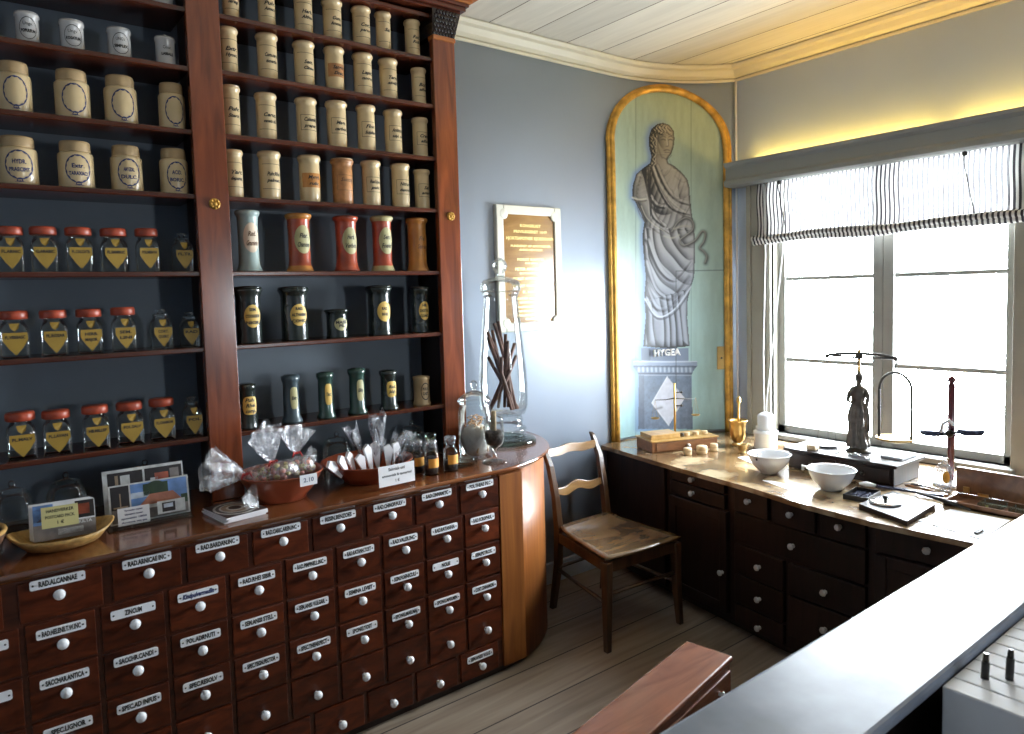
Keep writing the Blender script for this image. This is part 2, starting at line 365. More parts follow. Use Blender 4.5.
def FRONT(x, y, z, tilt=0, rz=0):
    """matrix for something drawn in XY that stands upright facing -Y at x,y,z"""
    return Matrix.Translation((x, y, z)) @ Matrix.Rotation(rz, 4, 'Z') @ Matrix.Rotation(PI/2-tilt, 4, 'X')
ORD = ['first', 'second', 'third', 'fourth', 'fifth', 'sixth', 'seventh', 'eighth', 'ninth']

# ------------------------------------------------------------------ camera
F = 710.6; yaw, pit, rol = 0.91345707, 0.0661627, -0.02763527
f = Vector((math.cos(yaw)*math.cos(pit), math.sin(yaw)*math.cos(pit), -math.sin(pit))); r0 = Vector((math.sin(yaw), -math.cos(yaw), 0)); u0 = r0.cross(f)
r_ = r0*math.cos(rol)+u0*math.sin(rol); u_ = -r0*math.sin(rol)+u0*math.cos(rol)
cam = bpy.data.objects.new('camera', bpy.data.cameras.new('camera')); col.objects.link(cam)
cam.matrix_world = Matrix(((r_.x, u_.x, -f.x, 0), (r_.y, u_.y, -f.y, 0), (r_.z, u_.z, -f.z, 1.70), (0, 0, 0, 1)))
cam.data.sensor_width = 36; cam.data.sensor_fit = 'HORIZONTAL'; cam.data.lens = F/1024*36; cam.data.shift_y = -26/1024; cam.data.clip_start = .05
cam.data.dof.use_dof = True; cam.data.dof.focus_distance = 3.1; cam.data.dof.aperture_fstop = 4.5
sc.camera = cam

# ------------------------------------------------------------------ room
CX, CY, AR = 3.2, 2.03, 1.09
def arcp(s, off=0):
    if s <= 0: return (CX+s, 3.12-off)
    th = s/1.075; R = AR-off; return (CX+R*math.sin(th), CY+R*math.cos(th))
TH = math.asin(.8/AR); SE = TH*1.075
X0, Y0, ZC = -1.6, -2.2, 3.1
m = M(); pl = [(X0, 3.12), (2.9, 3.12)]+[arcp(s) for s in np.linspace(0, SE, 22)]
n = len(pl)
m.add([(x, y, 0) for x, y in pl]+[(x, y, ZC) for x, y in pl], [(i, i+1, n+i+1, n+i) for i in range(n-1)], 0, True)
bk = [(X0, 3.24), (4.2, 3.24), (4.2, pl[-1][1])]
w = m.build('wall_back', 'wall', kind='structure', origin=(0, 3.12, 0)); w.modifiers.new('t', 'SOLIDIFY').thickness = .10; w.modifiers['t'].offset = -1
YW = pl[-1][1]
# window wall with two openings
def wall_x(name, x0, x1, ya, yb, holes, matn):
    m = M(); ys = sorted({ya, yb}|{h[0] for h in holes}|{h[1] for h in holes})
    for a, b in zip(ys, ys[1:]):
        h = [q for q in holes if q[0] <= a+1e-6 and q[1] >= b-1e-6]
        if h: m.box(x0, x1, a, b, 0, h[0][2]); m.box(x0, x1, a, b, h[0][3], ZC)
        else: m.box(x0, x1, a, b, 0, ZC)
    return m.build(name, matn, kind='structure', origin=(x0, ya, 0))
WIN = (1.22, 2.50, .79, 2.42); WIN2 = (-1.45, -.15, .79, 2.42)
wall_x('wall_right', 4.0, 4.16, Y0, YW+.1, [WIN], 'wall')
wall_x('wall_left', X0-.12, X0, Y0, 3.24, [], 'wall')
m = M(); WF = (2.4, 2.8, 1.35, 1.9)
m.box(X0, WF[0], Y0-.12, Y0, 0, ZC); m.box(WF[1], 4.16, Y0-.12, Y0, 0, ZC); m.box(WF[0], WF[1], Y0-.12, Y0, 0, WF[2]); m.box(WF[0], WF[1], Y0-.12, Y0, WF[3], ZC)
m.build('wall_front', 'wall', kind='structure', origin=(0, Y0, 0))
M().box(X0, 4.16, Y0-.12, 3.24, -.08, 0).build('floor', 'floor', kind='structure', origin=(0, 0, 0))
M().box(X0-.12, 4.16, Y0-.12, 3.24, ZC, ZC+.08).build('ceiling', 'ceiling', kind='structure', origin=(0, 0, ZC))
# cornice: moulded profile swept along the curved wall and along the window wall
prof = [(0, 0), (.012, -.002), (.016, .012), (.008, .018), (.022, .024), (.038, .034), (.052, .05), (.06, .06), (.068, .056), (.09, .064), (.10, .078), (.10, .085), (.0, .085)]
def sweep(m, path, nrm):
    k = len(prof); V = []
    for (x, y), (nx, ny) in zip(path, nrm):
        for d, h in prof: V.append((x+nx*d, y+ny*d, 3.012+h))
    Fc = [(i*k+j, i*k+j+1, (i+1)*k+j+1, (i+1)*k+j) for i in range(len(path)-1) for j in range(k-1)]
    m.add(V, [tuple(reversed(q)) for q in Fc], 0)
m = M(); path = [(X0, 3.12), (2.9, 3.12)]+[arcp(s) for s in np.linspace(0, SE, 22)]
nr = [(0, -1), (0, -1)]+[(-math.sin(s/1.075), -math.cos(s/1.075)) for s in np.linspace(0, SE, 22)]
a = TH/2+PI/4; nr[-1] = (-math.sin(a)/math.cos(PI/4-TH/2), -math.cos(a)/math.cos(PI/4-TH/2))
sweep(m, path+[(4.0, Y0)], nr+[(-1, 0)])
m.build('trim_1', 'cornice', kind='structure', origin=(0, 0, 3.0))
# baseboards
M().box(X0, 3.1, 3.095, 3.12, 0, .12).build('baseboard_back', 'wall', kind='structure', bevel=.004)
M().box(3.975, 4.0, Y0, YW-.02, 0, .12).build('baseboard_right', 'wall', kind='structure', bevel=.004)
# thin white pipe in the corner
o = M().tube([(3.985, YW-.012, .76), (3.985, YW-.012, 3.01)], .007, 8).build('trim_2', 'cord', kind='structure')
# windows
def window(name, hole, x=4.07):
    ya, yb, za, zb = hole
    root = M().box(x-.006, x-.001, ya+.05, yb-.05, za+.04, zb-.04).build(name, 'pane', kind='structure', origin=(x, (ya+yb)/2, za))
    fm = M()
    fm.box(x-.035, x+.035, ya, ya+.05, za, zb); fm.box(x-.035, x+.035, yb-.05, yb, za, zb)
    fm.box(x-.035, x+.035, ya, yb, za, za+.045); fm.box(x-.035, x+.035, ya, yb, zb-.05, zb)
    yc = (ya+yb)/2-.005
    fm.box(x-.045, x+.035, yc-.058, yc-.002, za, zb); fm.box(x-.040, x+.035, yc+.002, yc+.058, za, zb)
    for z in (1.245, 1.745): fm.box(x-.02, x+.02, ya+.04, yb-.04, z-.012, z+.012)
    fm.build('window_frame', 'frame_grey', root, bevel=.003)
    c = M()
    c.box(3.965, 4.0, yb, yb+.17, .76, zb); c.box(3.965, 4.0, ya-.17, ya, .76, zb)
    c.box(3.955, 3.99, yb+.14, yb+.17, .76, zb); c.box(3.955, 3.99, ya-.17, ya-.14, .76, zb); c.box(3.95, 3.99, yb, yb+.02, .76, zb)
    c.box(3.985, x-.03, yb-.004, yb, za, zb); c.box(3.985, x-.03, ya, ya+.004, za, zb)
    c.build('window_casing', 'casing', root, bevel=.004)
    M().box(3.93, x-.03, ya-.02, yb+.02, za-.03, za).build('window_sill', 'frame_grey', root, bevel=.005)
    return root
wn = window('window_1', WIN)
M().tube([(4.02, 1.855, 1.02), (3.99, 1.855, 1.02), (3.985, 1.855, 1.035), (3.985, 1.855, .97)], .005, 6).build('window_latch', 'iron', wn)
wf = M().box(WF[0], WF[1], Y0-.06, Y0-.055, WF[2], WF[3]).build('window_2', 'pane', kind='structure')  # window added in the unseen front wall to let in fill light
m = M()
for a, b in ((WF[0], WF[0]+.04), (WF[1]-.04, WF[1])): m.box(a, b, Y0-.09, Y0-.02, WF[2], WF[3])
for a, b in ((WF[2], WF[2]+.04), (WF[3]-.04, WF[3])): m.box(WF[0], WF[1], Y0-.09, Y0-.02, a, b)
m.build('window_frame', 'frame_grey', wf)
# valance (lamp pelmet) over the window with a tube lamp lying on it
t = thing('window_pelmet', 'grey painted wooden pelmet box running above the striped blind', 'pelmet', (3.86, 1.6, 2.33))
m = M(); ye = 2.77
pv = [(3.885, 2.335), (3.865, 2.345), (3.865, 2.37), (3.885, 2.385), (3.885, 2.45), (3.865, 2.465), (3.86, 2.485), (3.90, 2.49), (3.90, 2.42), (3.998, 2.42), (3.998, 2.335)]
k = len(pv); m.add([(x, ye, z) for x, z in pv]+[(x, -1.9, z) for x, z in pv], [(i, (i+1) % k, k+(i+1) % k, k+i) for i in range(k)]+[tuple(reversed(range(k))), tuple(range(k, 2*k))])
m.build('pelmet_board', 'valance', t, bevel=.002)
for (a, b) in ((1.58, 2.62), (.45, 1.5), (-.7, .38)):
    lb = {1.58: 'warm tube lamp lying on the pelmet nearest the painted goddess', .45: 'warm tube lamp on the pelmet above the right end of the blind', -.7: 'warm tube lamp on the far end of the pelmet'}[a]
    q = thing('tube_lamp', lb, 'lamp', (3.95, (a+b)/2, 2.42), group='tube lamps on the pelmet')
    M().tube([(3.955, a, 2.447), (3.955, b, 2.447)], .013, 10).build('tube', 'lamp', q)
    M().box(3.935, 3.975, a-.02, a, 2.421, 2.465).build('end_cap', 'white', q); M().box(3.935, 3.975, b, b+.02, 2.421, 2.465).build('end_cap', 'white', q)

# ------------------------------------------------------------------ blind
def blind_mat():
    m, nt, out = nodes('striped_blind_cotton')
    tc = N(nt, 'ShaderNodeTexCoord'); sp = N(nt, 'ShaderNodeSeparateXYZ'); nt.links.new(tc.outputs['Object'], sp.inputs[0])
    a = N(nt, 'ShaderNodeMath', operation='MULTIPLY'); a.inputs[1].default_value = 1/.0235; nt.links.new(sp.outputs[1], a.inputs[0])
    fr = N(nt, 'ShaderNodeMath', operation='FRACT'); nt.links.new(a.outputs[0], fr.inputs[0])
    g = N(nt, 'ShaderNodeMath', operation='GREATER_THAN'); g.inputs[1].default_value = .52; nt.links.new(fr.outputs[0], g.inputs[0])
    mx = N(nt, 'ShaderNodeMix', data_type='RGBA'); mx.inputs['A'].default_value = (.80, .78, .74, 1); mx.inputs['B'].default_value = (.055, .05, .055, 1)
    nt.links.new(g.outputs[0], mx.inputs['Factor'])
    d = N(nt, 'ShaderNodeBsdfDiffuse'); tr = N(nt, 'ShaderNodeBsdfTranslucent'); tp = N(nt, 'ShaderNodeBsdfTransparent')
    nt.links.new(mx.outputs['Result'], d.inputs[0]); nt.links.new(mx.outputs['Result'], tr.inputs[0])
    m1 = N(nt, 'ShaderNodeMixShader'); m1.inputs[0].default_value = .14; nt.links.new(d.outputs[0], m1.inputs[1]); nt.links.new(tr.outputs[0], m1.inputs[2])
    m2 = N(nt, 'ShaderNodeMixShader'); m2.inputs[0].default_value = .012; nt.links.new(m1.outputs[0], m2.inputs[1]); nt.links.new(tp.outputs[0], m2.inputs[2])
    nt.links.new(m2.outputs[0], out.inputs[0]); return m
MAT['blind'] = blind_mat()
t = thing('roman_blind', 'black and white striped cotton blind gathered halfway up the window', 'blind', (3.94, 1.86, 1.97))
m = M(); ys = np.linspace(1.14, 2.585, 60); zs = np.linspace(2.0, 2.335, 9); V = []
for i, y in enumerate(ys):
    for j, z in enumerate(zs): V.append((3.945+.006*math.sin(y*17+z*3)+.008*math.sin((z-2.0)*20), y, z))
m.add(V, [(i*9+j, i*9+j+1, (i+1)*9+j+1, (i+1)*9+j) for i in range(59) for j in range(8)], 0, True)
m.build('cloth', 'blind', t)
m = M()
for q, (dx, dz, rr) in enumerate(((0, 0, .022), (-.018, .018, .017), (.016, .02, .016))):
    m.tube([(3.935+dx, y, 1.985+dz+.006*math.sin(y*9+q)+(.016*max(0, (1.5-y)*2) if y < 1.5 else 0)) for y in np.linspace(1.14, 2.60, 50)], rr, 10, 0)
m.build('gathered_hem', 'blind', t)
for y in (2.42, 1.42):
    c = M().tube([(3.925, y, 2.335), (3.92, y+.004, 2.32), (3.92, y+.004, 2.29), (3.925, y-.01, 2.2), (3.925, y-.05, 2.0)], .003, 6); c.lathe([(.002, -.012), (.012, -.008), (.012, .008), (.002, .012)], 3.92, y, 2.322, 10)
    c.build('pulley_line', 'iron', t)
tag(M().tube([(3.935, 2.53, 2.33), (3.93, 2.518, 1.9), (3.92, 2.528, 1.3), (3.92, 2.525, .99), (3.90, 2.51, .93)], .0045, 6).build('blind_cord', 'cord'), 'straight white blind cord hanging at the window edge beside the casing', 'cord', 'blind cords')
tag(M().tube([(3.935, 2.39, 2.33), (3.93, 2.40, 1.92), (3.92, 2.45, 1.45), (3.91, 2.50, 1.0), (3.90, 2.495, .93)], .0035, 6).build('blind_cord', 'cord'), 'slanting white blind cord running down from the blind to the cleat', 'cord', 'blind cords')
#PART2
# ------------------------------------------------------------------ wall shelf
YS, YB = 2.84, 3.10
SH = [2.985, 2.79, 2.58, 2.342, 2.105, 1.817, 1.531, 1.19]
sh = thing('wall_shelf', 'tall dark mahogany pharmacy shelf unit standing on the drawer counter', 'shelf', (.8, 2.97, .935))
M().box(-.42, 1.885, 3.085, 3.115, .935, 3.09).build('back_board', 'shelfback', sh)
def shelf_boards(xa, xb, zs):
    for z in zs:
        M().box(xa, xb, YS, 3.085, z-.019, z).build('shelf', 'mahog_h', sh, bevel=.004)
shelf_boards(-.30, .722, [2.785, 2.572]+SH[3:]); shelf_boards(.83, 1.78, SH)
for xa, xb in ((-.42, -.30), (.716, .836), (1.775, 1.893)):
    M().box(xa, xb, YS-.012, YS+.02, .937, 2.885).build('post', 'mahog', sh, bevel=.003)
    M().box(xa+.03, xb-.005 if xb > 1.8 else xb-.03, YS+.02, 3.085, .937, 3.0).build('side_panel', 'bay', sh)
    c = M().box(xa-.002, xb+.002, YS-.02, YS+.03, 2.87, 2.89)
    c.build('post_collar', 'orangewood', sh, bevel=.003)
    # carved capital: block covered in leaf knobs, flaring to the top
    random.seed(int(xa*100)+99); c = M()
    c.add([(x, y, z) for x, y, z in ((xa, YS-.01, 2.89), (xb, YS-.01, 2.89), (xb, YS+.2, 2.89), (xa, YS+.2, 2.89), (xa-.012, YS-.035, 3.0), (xb+.022, YS-.035, 3.0), (xb+.022, YS+.2, 3.0), (xa-.012, YS+.2, 3.0))], [(0, 3, 2, 1), (4, 5, 6, 7), (0, 1, 5, 4), (1, 2, 6, 5), (2, 3, 7, 6), (3, 0, 4, 7)])
    for i in range(7):
        for j in range(6):
            z = 2.9+j*.018; k = (z-2.89)/.11; x = xa+.008+(i+.5*(j % 2))*(xb-xa-.008)/6.6
            c.sphere((x, YS-.012-.025*k, z), .008+.002*random.random(), 0, 7, 5, (.8, .7, 1.25))
    for j in range(6):
        for i in range(3): c.sphere((xb+.003+.02*(j/6), YS+.02+i*.05, 2.9+j*.018), .009, 0, 7, 5)
    c.build('capital', 'carved', sh)
    r = M(); xc = (xa+xb)/2+.005
    mx = Matrix.Translation((xc, YS-.012, 2.07)) @ Matrix.Rotation(PI/2, 4, 'X')
    r.lathe([(.021, 0), (.021, .004), (.014, .008), (.008, .006), (.006, .012), (.0001, .014)], mx=mx, seg=16)
    for k in range(8): a = 2*PI*k/8; p = mx @ Vector((.015*math.cos(a), .015*math.sin(a), .006)); r.sphere(tuple(p), .006, 0, 7, 5)
    r.build('rosette', 'gilt', sh)
# entablature above the capitals: stepped mouldings, breaking forward over the posts
c = M()
for (z0, z1, d) in ((3.0, 3.012, .03), (3.012, 3.03, .05), (3.03, 3.045, .062)): c.box(-.43, 1.893+d*.9, YS-d, 3.1, z0, z1)
c.build('entablature', 'mahog_h', sh, bevel=.003)
c = M()
for (z0, z1, d) in ((3.045, 3.06, .075), (3.06, 3.09, .10)): c.box(-.43, 1.893+d*.9, YS-d, 3.1, z0, z1)
c.build('crown_moulding', 'orangewood', sh, bevel=.004)

# ------------------------------------------------------------------ jars
JR = {
'A':(2.572,[(0.232, 2.898, 0.106, 0.0361), (0.36, 2.901, 0.107, 0.039), (0.505, 2.902, 0.11, 0.0397), (0.655, 2.897, 0.108, 0.0355)]),
'B':(2.342,[(0.185, 2.911, 0.166, 0.0491), (0.351, 2.916, 0.168, 0.0539), (0.5, 2.915, 0.172, 0.0532), (0.669, 2.908, 0.171, 0.046)]),
'C':(2.105,[(0.181, 2.919, 0.162, 0.057), (0.348, 2.917, 0.163, 0.0551), (0.505, 2.914, 0.164, 0.0518), (0.664, 2.911, 0.169, 0.0491)]),
'D':(1.817,[(0.141, 2.901, 0.151, 0.0393), (0.236, 2.902, 0.154, 0.0403), (0.339, 2.903, 0.155, 0.0414), (0.447, 2.904, 0.155, 0.0425), (0.554, 2.9, 0.158, 0.0381), (0.674, 2.899, 0.147, 0.036)]),
'E':(1.531,[(0.135, 2.905, 0.158, 0.0429), (0.248, 2.903, 0.157, 0.0408), (0.354, 2.902, 0.157, 0.0401), (0.461, 2.901, 0.16, 0.0393), (0.585, 2.899, 0.149, 0.0368), (0.682, 2.896, 0.134, 0.0329)]),
'F':(1.19,[(0.134, 2.905, 0.158, 0.0433), (0.236, 2.905, 0.152, 0.0427), (0.354, 2.904, 0.155, 0.0422), (0.463, 2.905, 0.154, 0.0433), (0.571, 2.905, 0.156, 0.0426), (0.675, 2.896, 0.152, 0.0341)]),
'r0':(2.79,[(0.9, 2.896, 0.162, 0.0344), (1.041, 2.899, 0.170, 0.0375), (1.196, 2.904, 0.172, 0.0418), (1.324, 2.906, 0.172, 0.044), (1.458, 2.905, 0.172, 0.043), (1.561, 2.899, 0.170, 0.0373), (1.709, 2.9, 0.166, 0.0383)]),
'r1':(2.58,[(0.883, 2.9, 0.179, 0.0383), (1.037, 2.906, 0.186, 0.0436), (1.191, 2.907, 0.185, 0.0451), (1.324, 2.906, 0.186, 0.0442), (1.457, 2.907, 0.185, 0.0454), (1.581, 2.906, 0.183, 0.0443), (1.733, 2.898, 0.167, 0.0364)]),
'r2':(2.342,[(0.881, 2.901, 0.198, 0.0385), (1.021, 2.906, 0.189, 0.0437), (1.189, 2.907, 0.194, 0.0453), (1.325, 2.909, 0.201, 0.0466), (1.462, 2.905, 0.202, 0.0435), (1.596, 2.906, 0.2, 0.0437), (1.733, 2.901, 0.181, 0.0389)]),
'r3':(2.105,[(0.879, 2.901, 0.188, 0.0386), (1.024, 2.908, 0.197, 0.046), (1.193, 2.91, 0.197, 0.0477), (1.342, 2.911, 0.199, 0.0492), (1.476, 2.907, 0.201, 0.0449), (1.624, 2.907, 0.201, 0.0451), (1.733, 2.901, 0.183, 0.0391)]),
'r4':(1.817,[(0.926, 2.911, 0.249, 0.0493), (1.138, 2.918, 0.246, 0.0558), (1.35, 2.918, 0.245, 0.0561), (1.523, 2.915, 0.252, 0.0535), (1.705, 2.915, 0.251, 0.0531)]),
'r5':(1.531,[(0.915, 2.92, 0.231, 0.0576), (1.105, 2.926, 0.227, 0.0642), (1.29, 2.916, 0.126, 0.0537), (1.499, 2.922, 0.226, 0.0604), (1.705, 2.911, 0.218, 0.0486)]),
'r6':(1.19,[(0.885, 2.904, 0.182, 0.0416), (1.067, 2.905, 0.2, 0.0433), (1.217, 2.902, 0.199, 0.0403), (1.366, 2.906, 0.203, 0.0437), (1.522, 2.907, 0.181, 0.0451), (1.695, 2.906, 0.137, 0.0442)]),
}
ROWN = dict(A='on the top left-bay shelf', B='on the second left-bay shelf', C='on the third left-bay shelf', D='on the upper glass-jar shelf', E='on the middle glass-jar shelf', F='on the lowest left-bay shelf',
            r0='on the highest right-bay shelf', r1='on the second right-bay shelf', r2='on the third right-bay shelf', r3='just above the red jars', r4='on the red-jar shelf', r5='on the black-jar shelf', r6='on the lowest right-bay shelf')
def cx(l, i, n):
    return 'leftmost' if i == 0 else ('rightmost' if i == n-1 else ORD[i]+' from left')
E1 = .0008
# white pots and wreath jars of the left bay
POT = [('Ungv.', 'POPULEUM'), ('Ungv.', 'ROSATUM'), ('UNGV.', 'SIMPLEX'), ('Cerat.', 'LABIALE')]
z0, row = JR['A']
for i, (x, y, h, r) in enumerate(row):
    t = thing('ointment_pot', 'small white lettered ointment pot, %s %s' % (cx(0, i, 4), ROWN['A']), 'jar', (x, y, z0), 0, 'small white pots on the top left shelf')
    M().lathe([(r*.93, 0), (r*.95, .004), (r*.93, h*.1), (r*.92, h*.80), (r, h*.84), (r, h*.92), (r*.9, h*.95)], x, y, z0).build('body', 'pale', t)
    c = M().lathe([(r*.95, h*.955), (r*.95, h*.97), (r*.6, h*.985), (.004, h)], x, y, z0)
    if i == 3: c.sphere((x, y, z0+h+.004), .007, 0, 10, 6)
    c.build('lid', 'pale', t)
    c = M().wrap(POT[i][0], .016, r*.93+E1, z0+h*.58, x, y, width=r*.8).wrap(POT[i][1], .014, r*.93+E1, z0+h*.36, x, y, width=r*1.15, bold=.0006)
    if i < 3: c.wring(r*.72, h*.34, .06, r*.93+E1, z0+h*.45, x, y)
    c.build('label', 'ink', t)
WR = {'B': [('', ''), ('', ''), ('', ''), ('', '')], 'C': [('HYDR.', 'PRAECIPIT'), ('Extr.', 'TARAXACI'), ('AMYGDAL', 'DULC.'), ('ACID.', 'BORIC.')]}
for rw in 'BC':
    z0, row = JR[rw]
    for i, (x, y, h, r) in enumerate(row):
        look = 'empty blue wreath' if rw == 'B' else 'lettered blue wreath'
        t = thing('wreath_jar', 'cream jar with %s, %s %s' % (look, cx(0, i, 4), ROWN[rw]), 'jar', (x, y, z0), 0, 'cream wreath jars in the left bay')
        M().lathe([(r*.95, 0), (r, .006), (r, h*.70), (r*.97, h*.745), (r*.86, h*.775)], x, y, z0).build('body', 'cream', t)
        M().lathe([(r*.86, h*.775), (r*.87, h*.80), (r*.86, h*.95), (r*.82, h), (.003, h)], x, y, z0).build('parchment_top', 'tan', t)
        c = M().wring(r*.74, h*.30, .10, r+E1, z0+h*.40, x, y, jag=.35)
        c.wring(r*.16, h*.035, .35, r+E1, z0+h*.085, x-r*.02, y); c.wpatch([(-r*.3, -.003), (0, .002), (r*.3, -.003), (0, -.002)], r+E1, z0+h*.07, x, y)
        a, b = WR[rw][i]
        if a: c.wrap(a, .020, r+E1, z0+h*.46, x, y, width=r*.7, bold=.0006); c.wrap(b, .018, r+E1, z0+h*.30, x, y, width=r*1.05, bold=.0006)
        c.build('label', 'bluink', t)
# glass jars with red lids and mustard shields
GT = {'D': ['FL.ARNIC', 'G.ARABIC', 'FL.CALCATR', 'FL.SAMBUC', 'FOL.MENTH', 'FL.TIL'], 'E': ['FL.VERBASC', 'FL.ROSAR', 'HERB.|MAJOR.', 'SEM.|LINI', 'CORT.|QUERC', 'RAD'], 'F': ['FL.MALV', 'FL.LAVAN', 'HB.MILLEF', 'FOL.SALV', 'FL.CHAMOM', 'FOL']}
def rsq(w, ex=4, n=28):
    o = []
    for k in range(n):
        a = 2*PI*k/n; c_, s_ = math.cos(a), math.sin(a); o.append((w*math.copysign(abs(c_)**(2/ex), c_), w*math.copysign(abs(s_)**(2/ex), s_)))
    return o
for rw in 'DEF':
    z0, row = JR[rw]
    for i, (x, y, h, r) in enumerate(row):
        lid = not (i == 5 or (rw == 'E' and i == 4))
        lb = 'square glass jar with %s, %s %s' % ('red lid' if lid else 'glass stopper', cx(0, i, 6), ROWN[rw])
        t = thing('glass_jar', lb, 'jar', (x, y, z0), 0, 'square glass jars in the left bay')
        m = M(); w = r*.97; prev = None; rings = [(w*.93, 0, 5), (w, .006, 5), (w, h*.56, 5), (w*.97, h*.64, 4.4), (w*.88, h*.71, 3.2), (w*.76, h*.76, 2.3), (w*.74, h*.80, 2), (w*.76, h*.86, 2)]
        V = []; 
        for ww, zz, ex in rings: V += [(x+a, y+b, z0+zz) for a, b in rsq(ww, ex)]
        m.add(V, [(j*28+k, j*28+(k+1) % 28, (j+1)*28+(k+1) % 28, (j+1)*28+k) for j in range(len(rings)-1) for k in range(28)]+[tuple(reversed(range(28)))], 0, True)
        m.build('body', 'glass', t)
        if lid: M().lathe([(r*.93, h*.82), (r*1.0, h*.84), (r*1.0, h*.96), (r*.92, h), (.003, h)], x, y, z0).build('lid', 'redlid', t)
        else: M().lathe([(r*.62, h*.80), (r*.70, h*.87), (r*.3, h*.885), (r*.28, h*.92), (r*.5, h*.95), (r*.4, h*.99), (.003, h)], x, y, z0, 16).build('stopper', 'glass', t)
        c = M(); yy = y-w-.0012; hs = h*.30
        pts = [(-w*.82, hs*.62), (w*.82, hs*.62), (w*.86, hs*.1), (w*.45, -hs*.5), (0, -hs*.98), (-w*.45, -hs*.5), (-w*.86, hs*.1)]
        zc = z0+h*.36
        c.add([(x+a, yy, zc+b) for a, b in pts]+[(x+a, yy+.0008, zc+b) for a, b in pts], [tuple(range(7)), tuple(reversed(range(7, 14)))]+[(q, (q+1) % 7, 7+(q+1) % 7, 7+q) for q in range(7)])
        pt2 = [(-w*.42, h*.085), (w*.42, h*.085), (w*.3, -.004), (0, -.014), (-w*.3, -.004)]
        c.add([(x+a*.85, y-w*.86-.002-.008*(b < 0), z0+h*.655+b) for a, b in pt2], [tuple(range(5))])
        for q, tx in enumerate(GT[rw][i].split('|')): c.text(tx, .014, FRONT(x, yy-.0006, zc+hs*(.28-.42*q)), 1, bold=.0005, width=w*(1.35 if q == 0 and '|' not in GT[rw][i] else 1.0))
        c.build('label', ['shield', 'ink'], t)
# tall cylindrical cream jars
JT = {'r0': ['Rad.|Sarsap.', 'Pulv.|Amara', 'Herb.|Althae', 'Gum.|Ammon.', 'Cort.|peruv.', 'Sal', 'Rad.|Rub.'],
      'r1': ['Extr.|Hyosc.', 'Corn.cervi|tosta', 'Sem.|Cinae', 'Sangvis|Drac.', 'Lapid.|cancror.', 'Terra|sigill.', 'Bol.|alba'],
      'r2': ['Pulv.|Stern.', 'Cerus.|veneta alb.', 'Calamin.|prepar.', 'Magn.|carbon.', 'Flor.|Sulphur.', 'Antimon.|sulph. nig.', 'Creta|alba'],
      'r3': ['Tart.|depurat.', 'Pulv.Rhei|palmat.', 'Myrrh.|rubr.', 'Succin.', 'Rad.Ipec.|pulv.', 'Nitrum|depurat.', 'Sal|amar.']}
SPEC = {('r1', 3): 'brown stained label band', ('r3', 2): 'orange label patch', ('r3', 3): 'rust stained body', ('r0', 5): 'small mark'}
for rw in ('r0', 'r1', 'r2', 'r3'):
    z0, row = JR[rw]
    for i, (x, y, h, r) in enumerate(row):
        sp = SPEC.get((rw, i), 'black script label')
        t = thing('apothecary_jar', 'tall cream jar with %s, %s %s' % (sp, cx(0, i, 7), ROWN[rw]), 'jar', (x, y, z0), 0, 'tall cream cylinder jars in the right bay')
        b = r*.88
        pr = [(b*.97, 0), (b, .004), (b, h*.06), (b*.985, h*.07), (b, h*.08), (b, h*.80), (b*.97, h*.815), (b, h*.83), (b*.98, h*.86), (b*1.06, h*.885), (r, h*.91), (r*1.01, h*.945), (r*.96, h*.965)]
        M().lathe(pr, x, y, z0, 28).build('body', 'rust' if (rw, i) == ('r3', 3) else 'cream', t)
        M().lathe([(r*.95, h*.966), (r*.93, h*.985), (r*.6, h*.998), (.003, h)], x, y, z0, 24).build('parchment_lid', 'tan' if i % 3 else 'cream', t)
        c = M(); tx = JT[rw][i].split('|'); R = b+E1; dark = 'ink'
        if (rw, i) in (('r1', 3), ('r3', 2)):
            c.wpatch([(-b*1.15, -h*.15), (b*1.15, -h*.15), (b*1.15, h*.15), (-b*1.15, h*.15)], R, z0+h*.46, x, y, 1); R += E1
        else:
            if rw in ('r2', 'r3') and i > 1:
                for zz in (.30, .62): c.wpatch([(-b*.95, -.0008), (b*.95, -.0008), (b*.95, .0008), (-b*.95, .0008)], R, z0+h*zz, x, y)
                for xx in (-.95, .95): c.wpatch([(b*xx-.0008, -h*.16), (b*xx+.0008, -h*.16), (b*xx+.0008, h*.16), (b*xx-.0008, h*.16)], R, z0+h*.46, x, y)
            else:
                c.wpatch([(-b*1.1, -.0008), (b*1.1, -.0008), (b*1.1, .0008), (-b*1.1, .0008)], R, z0+h*.22, x, y)
                c.wpatch([(-b*1.1, -.0008), (b*1.1, -.0008), (b*1.1, .0008), (-b*1.1, .0008)], R, z0+h*.72, x, y)
        for q, s_ in enumerate(tx): c.wrap(s_, .021 if q == 0 else .018, R, z0+h*(.52-.13*q), x, y, 0, shear=.35, bold=.0007, width=min(b*1.45, .0075*len(s_)+.010), ang=.12)
        c.build('label', ['brownink' if (rw, i) in (('r3', 3),) else 'ink', 'orange' if rw == 'r3' else 'rust'], t)
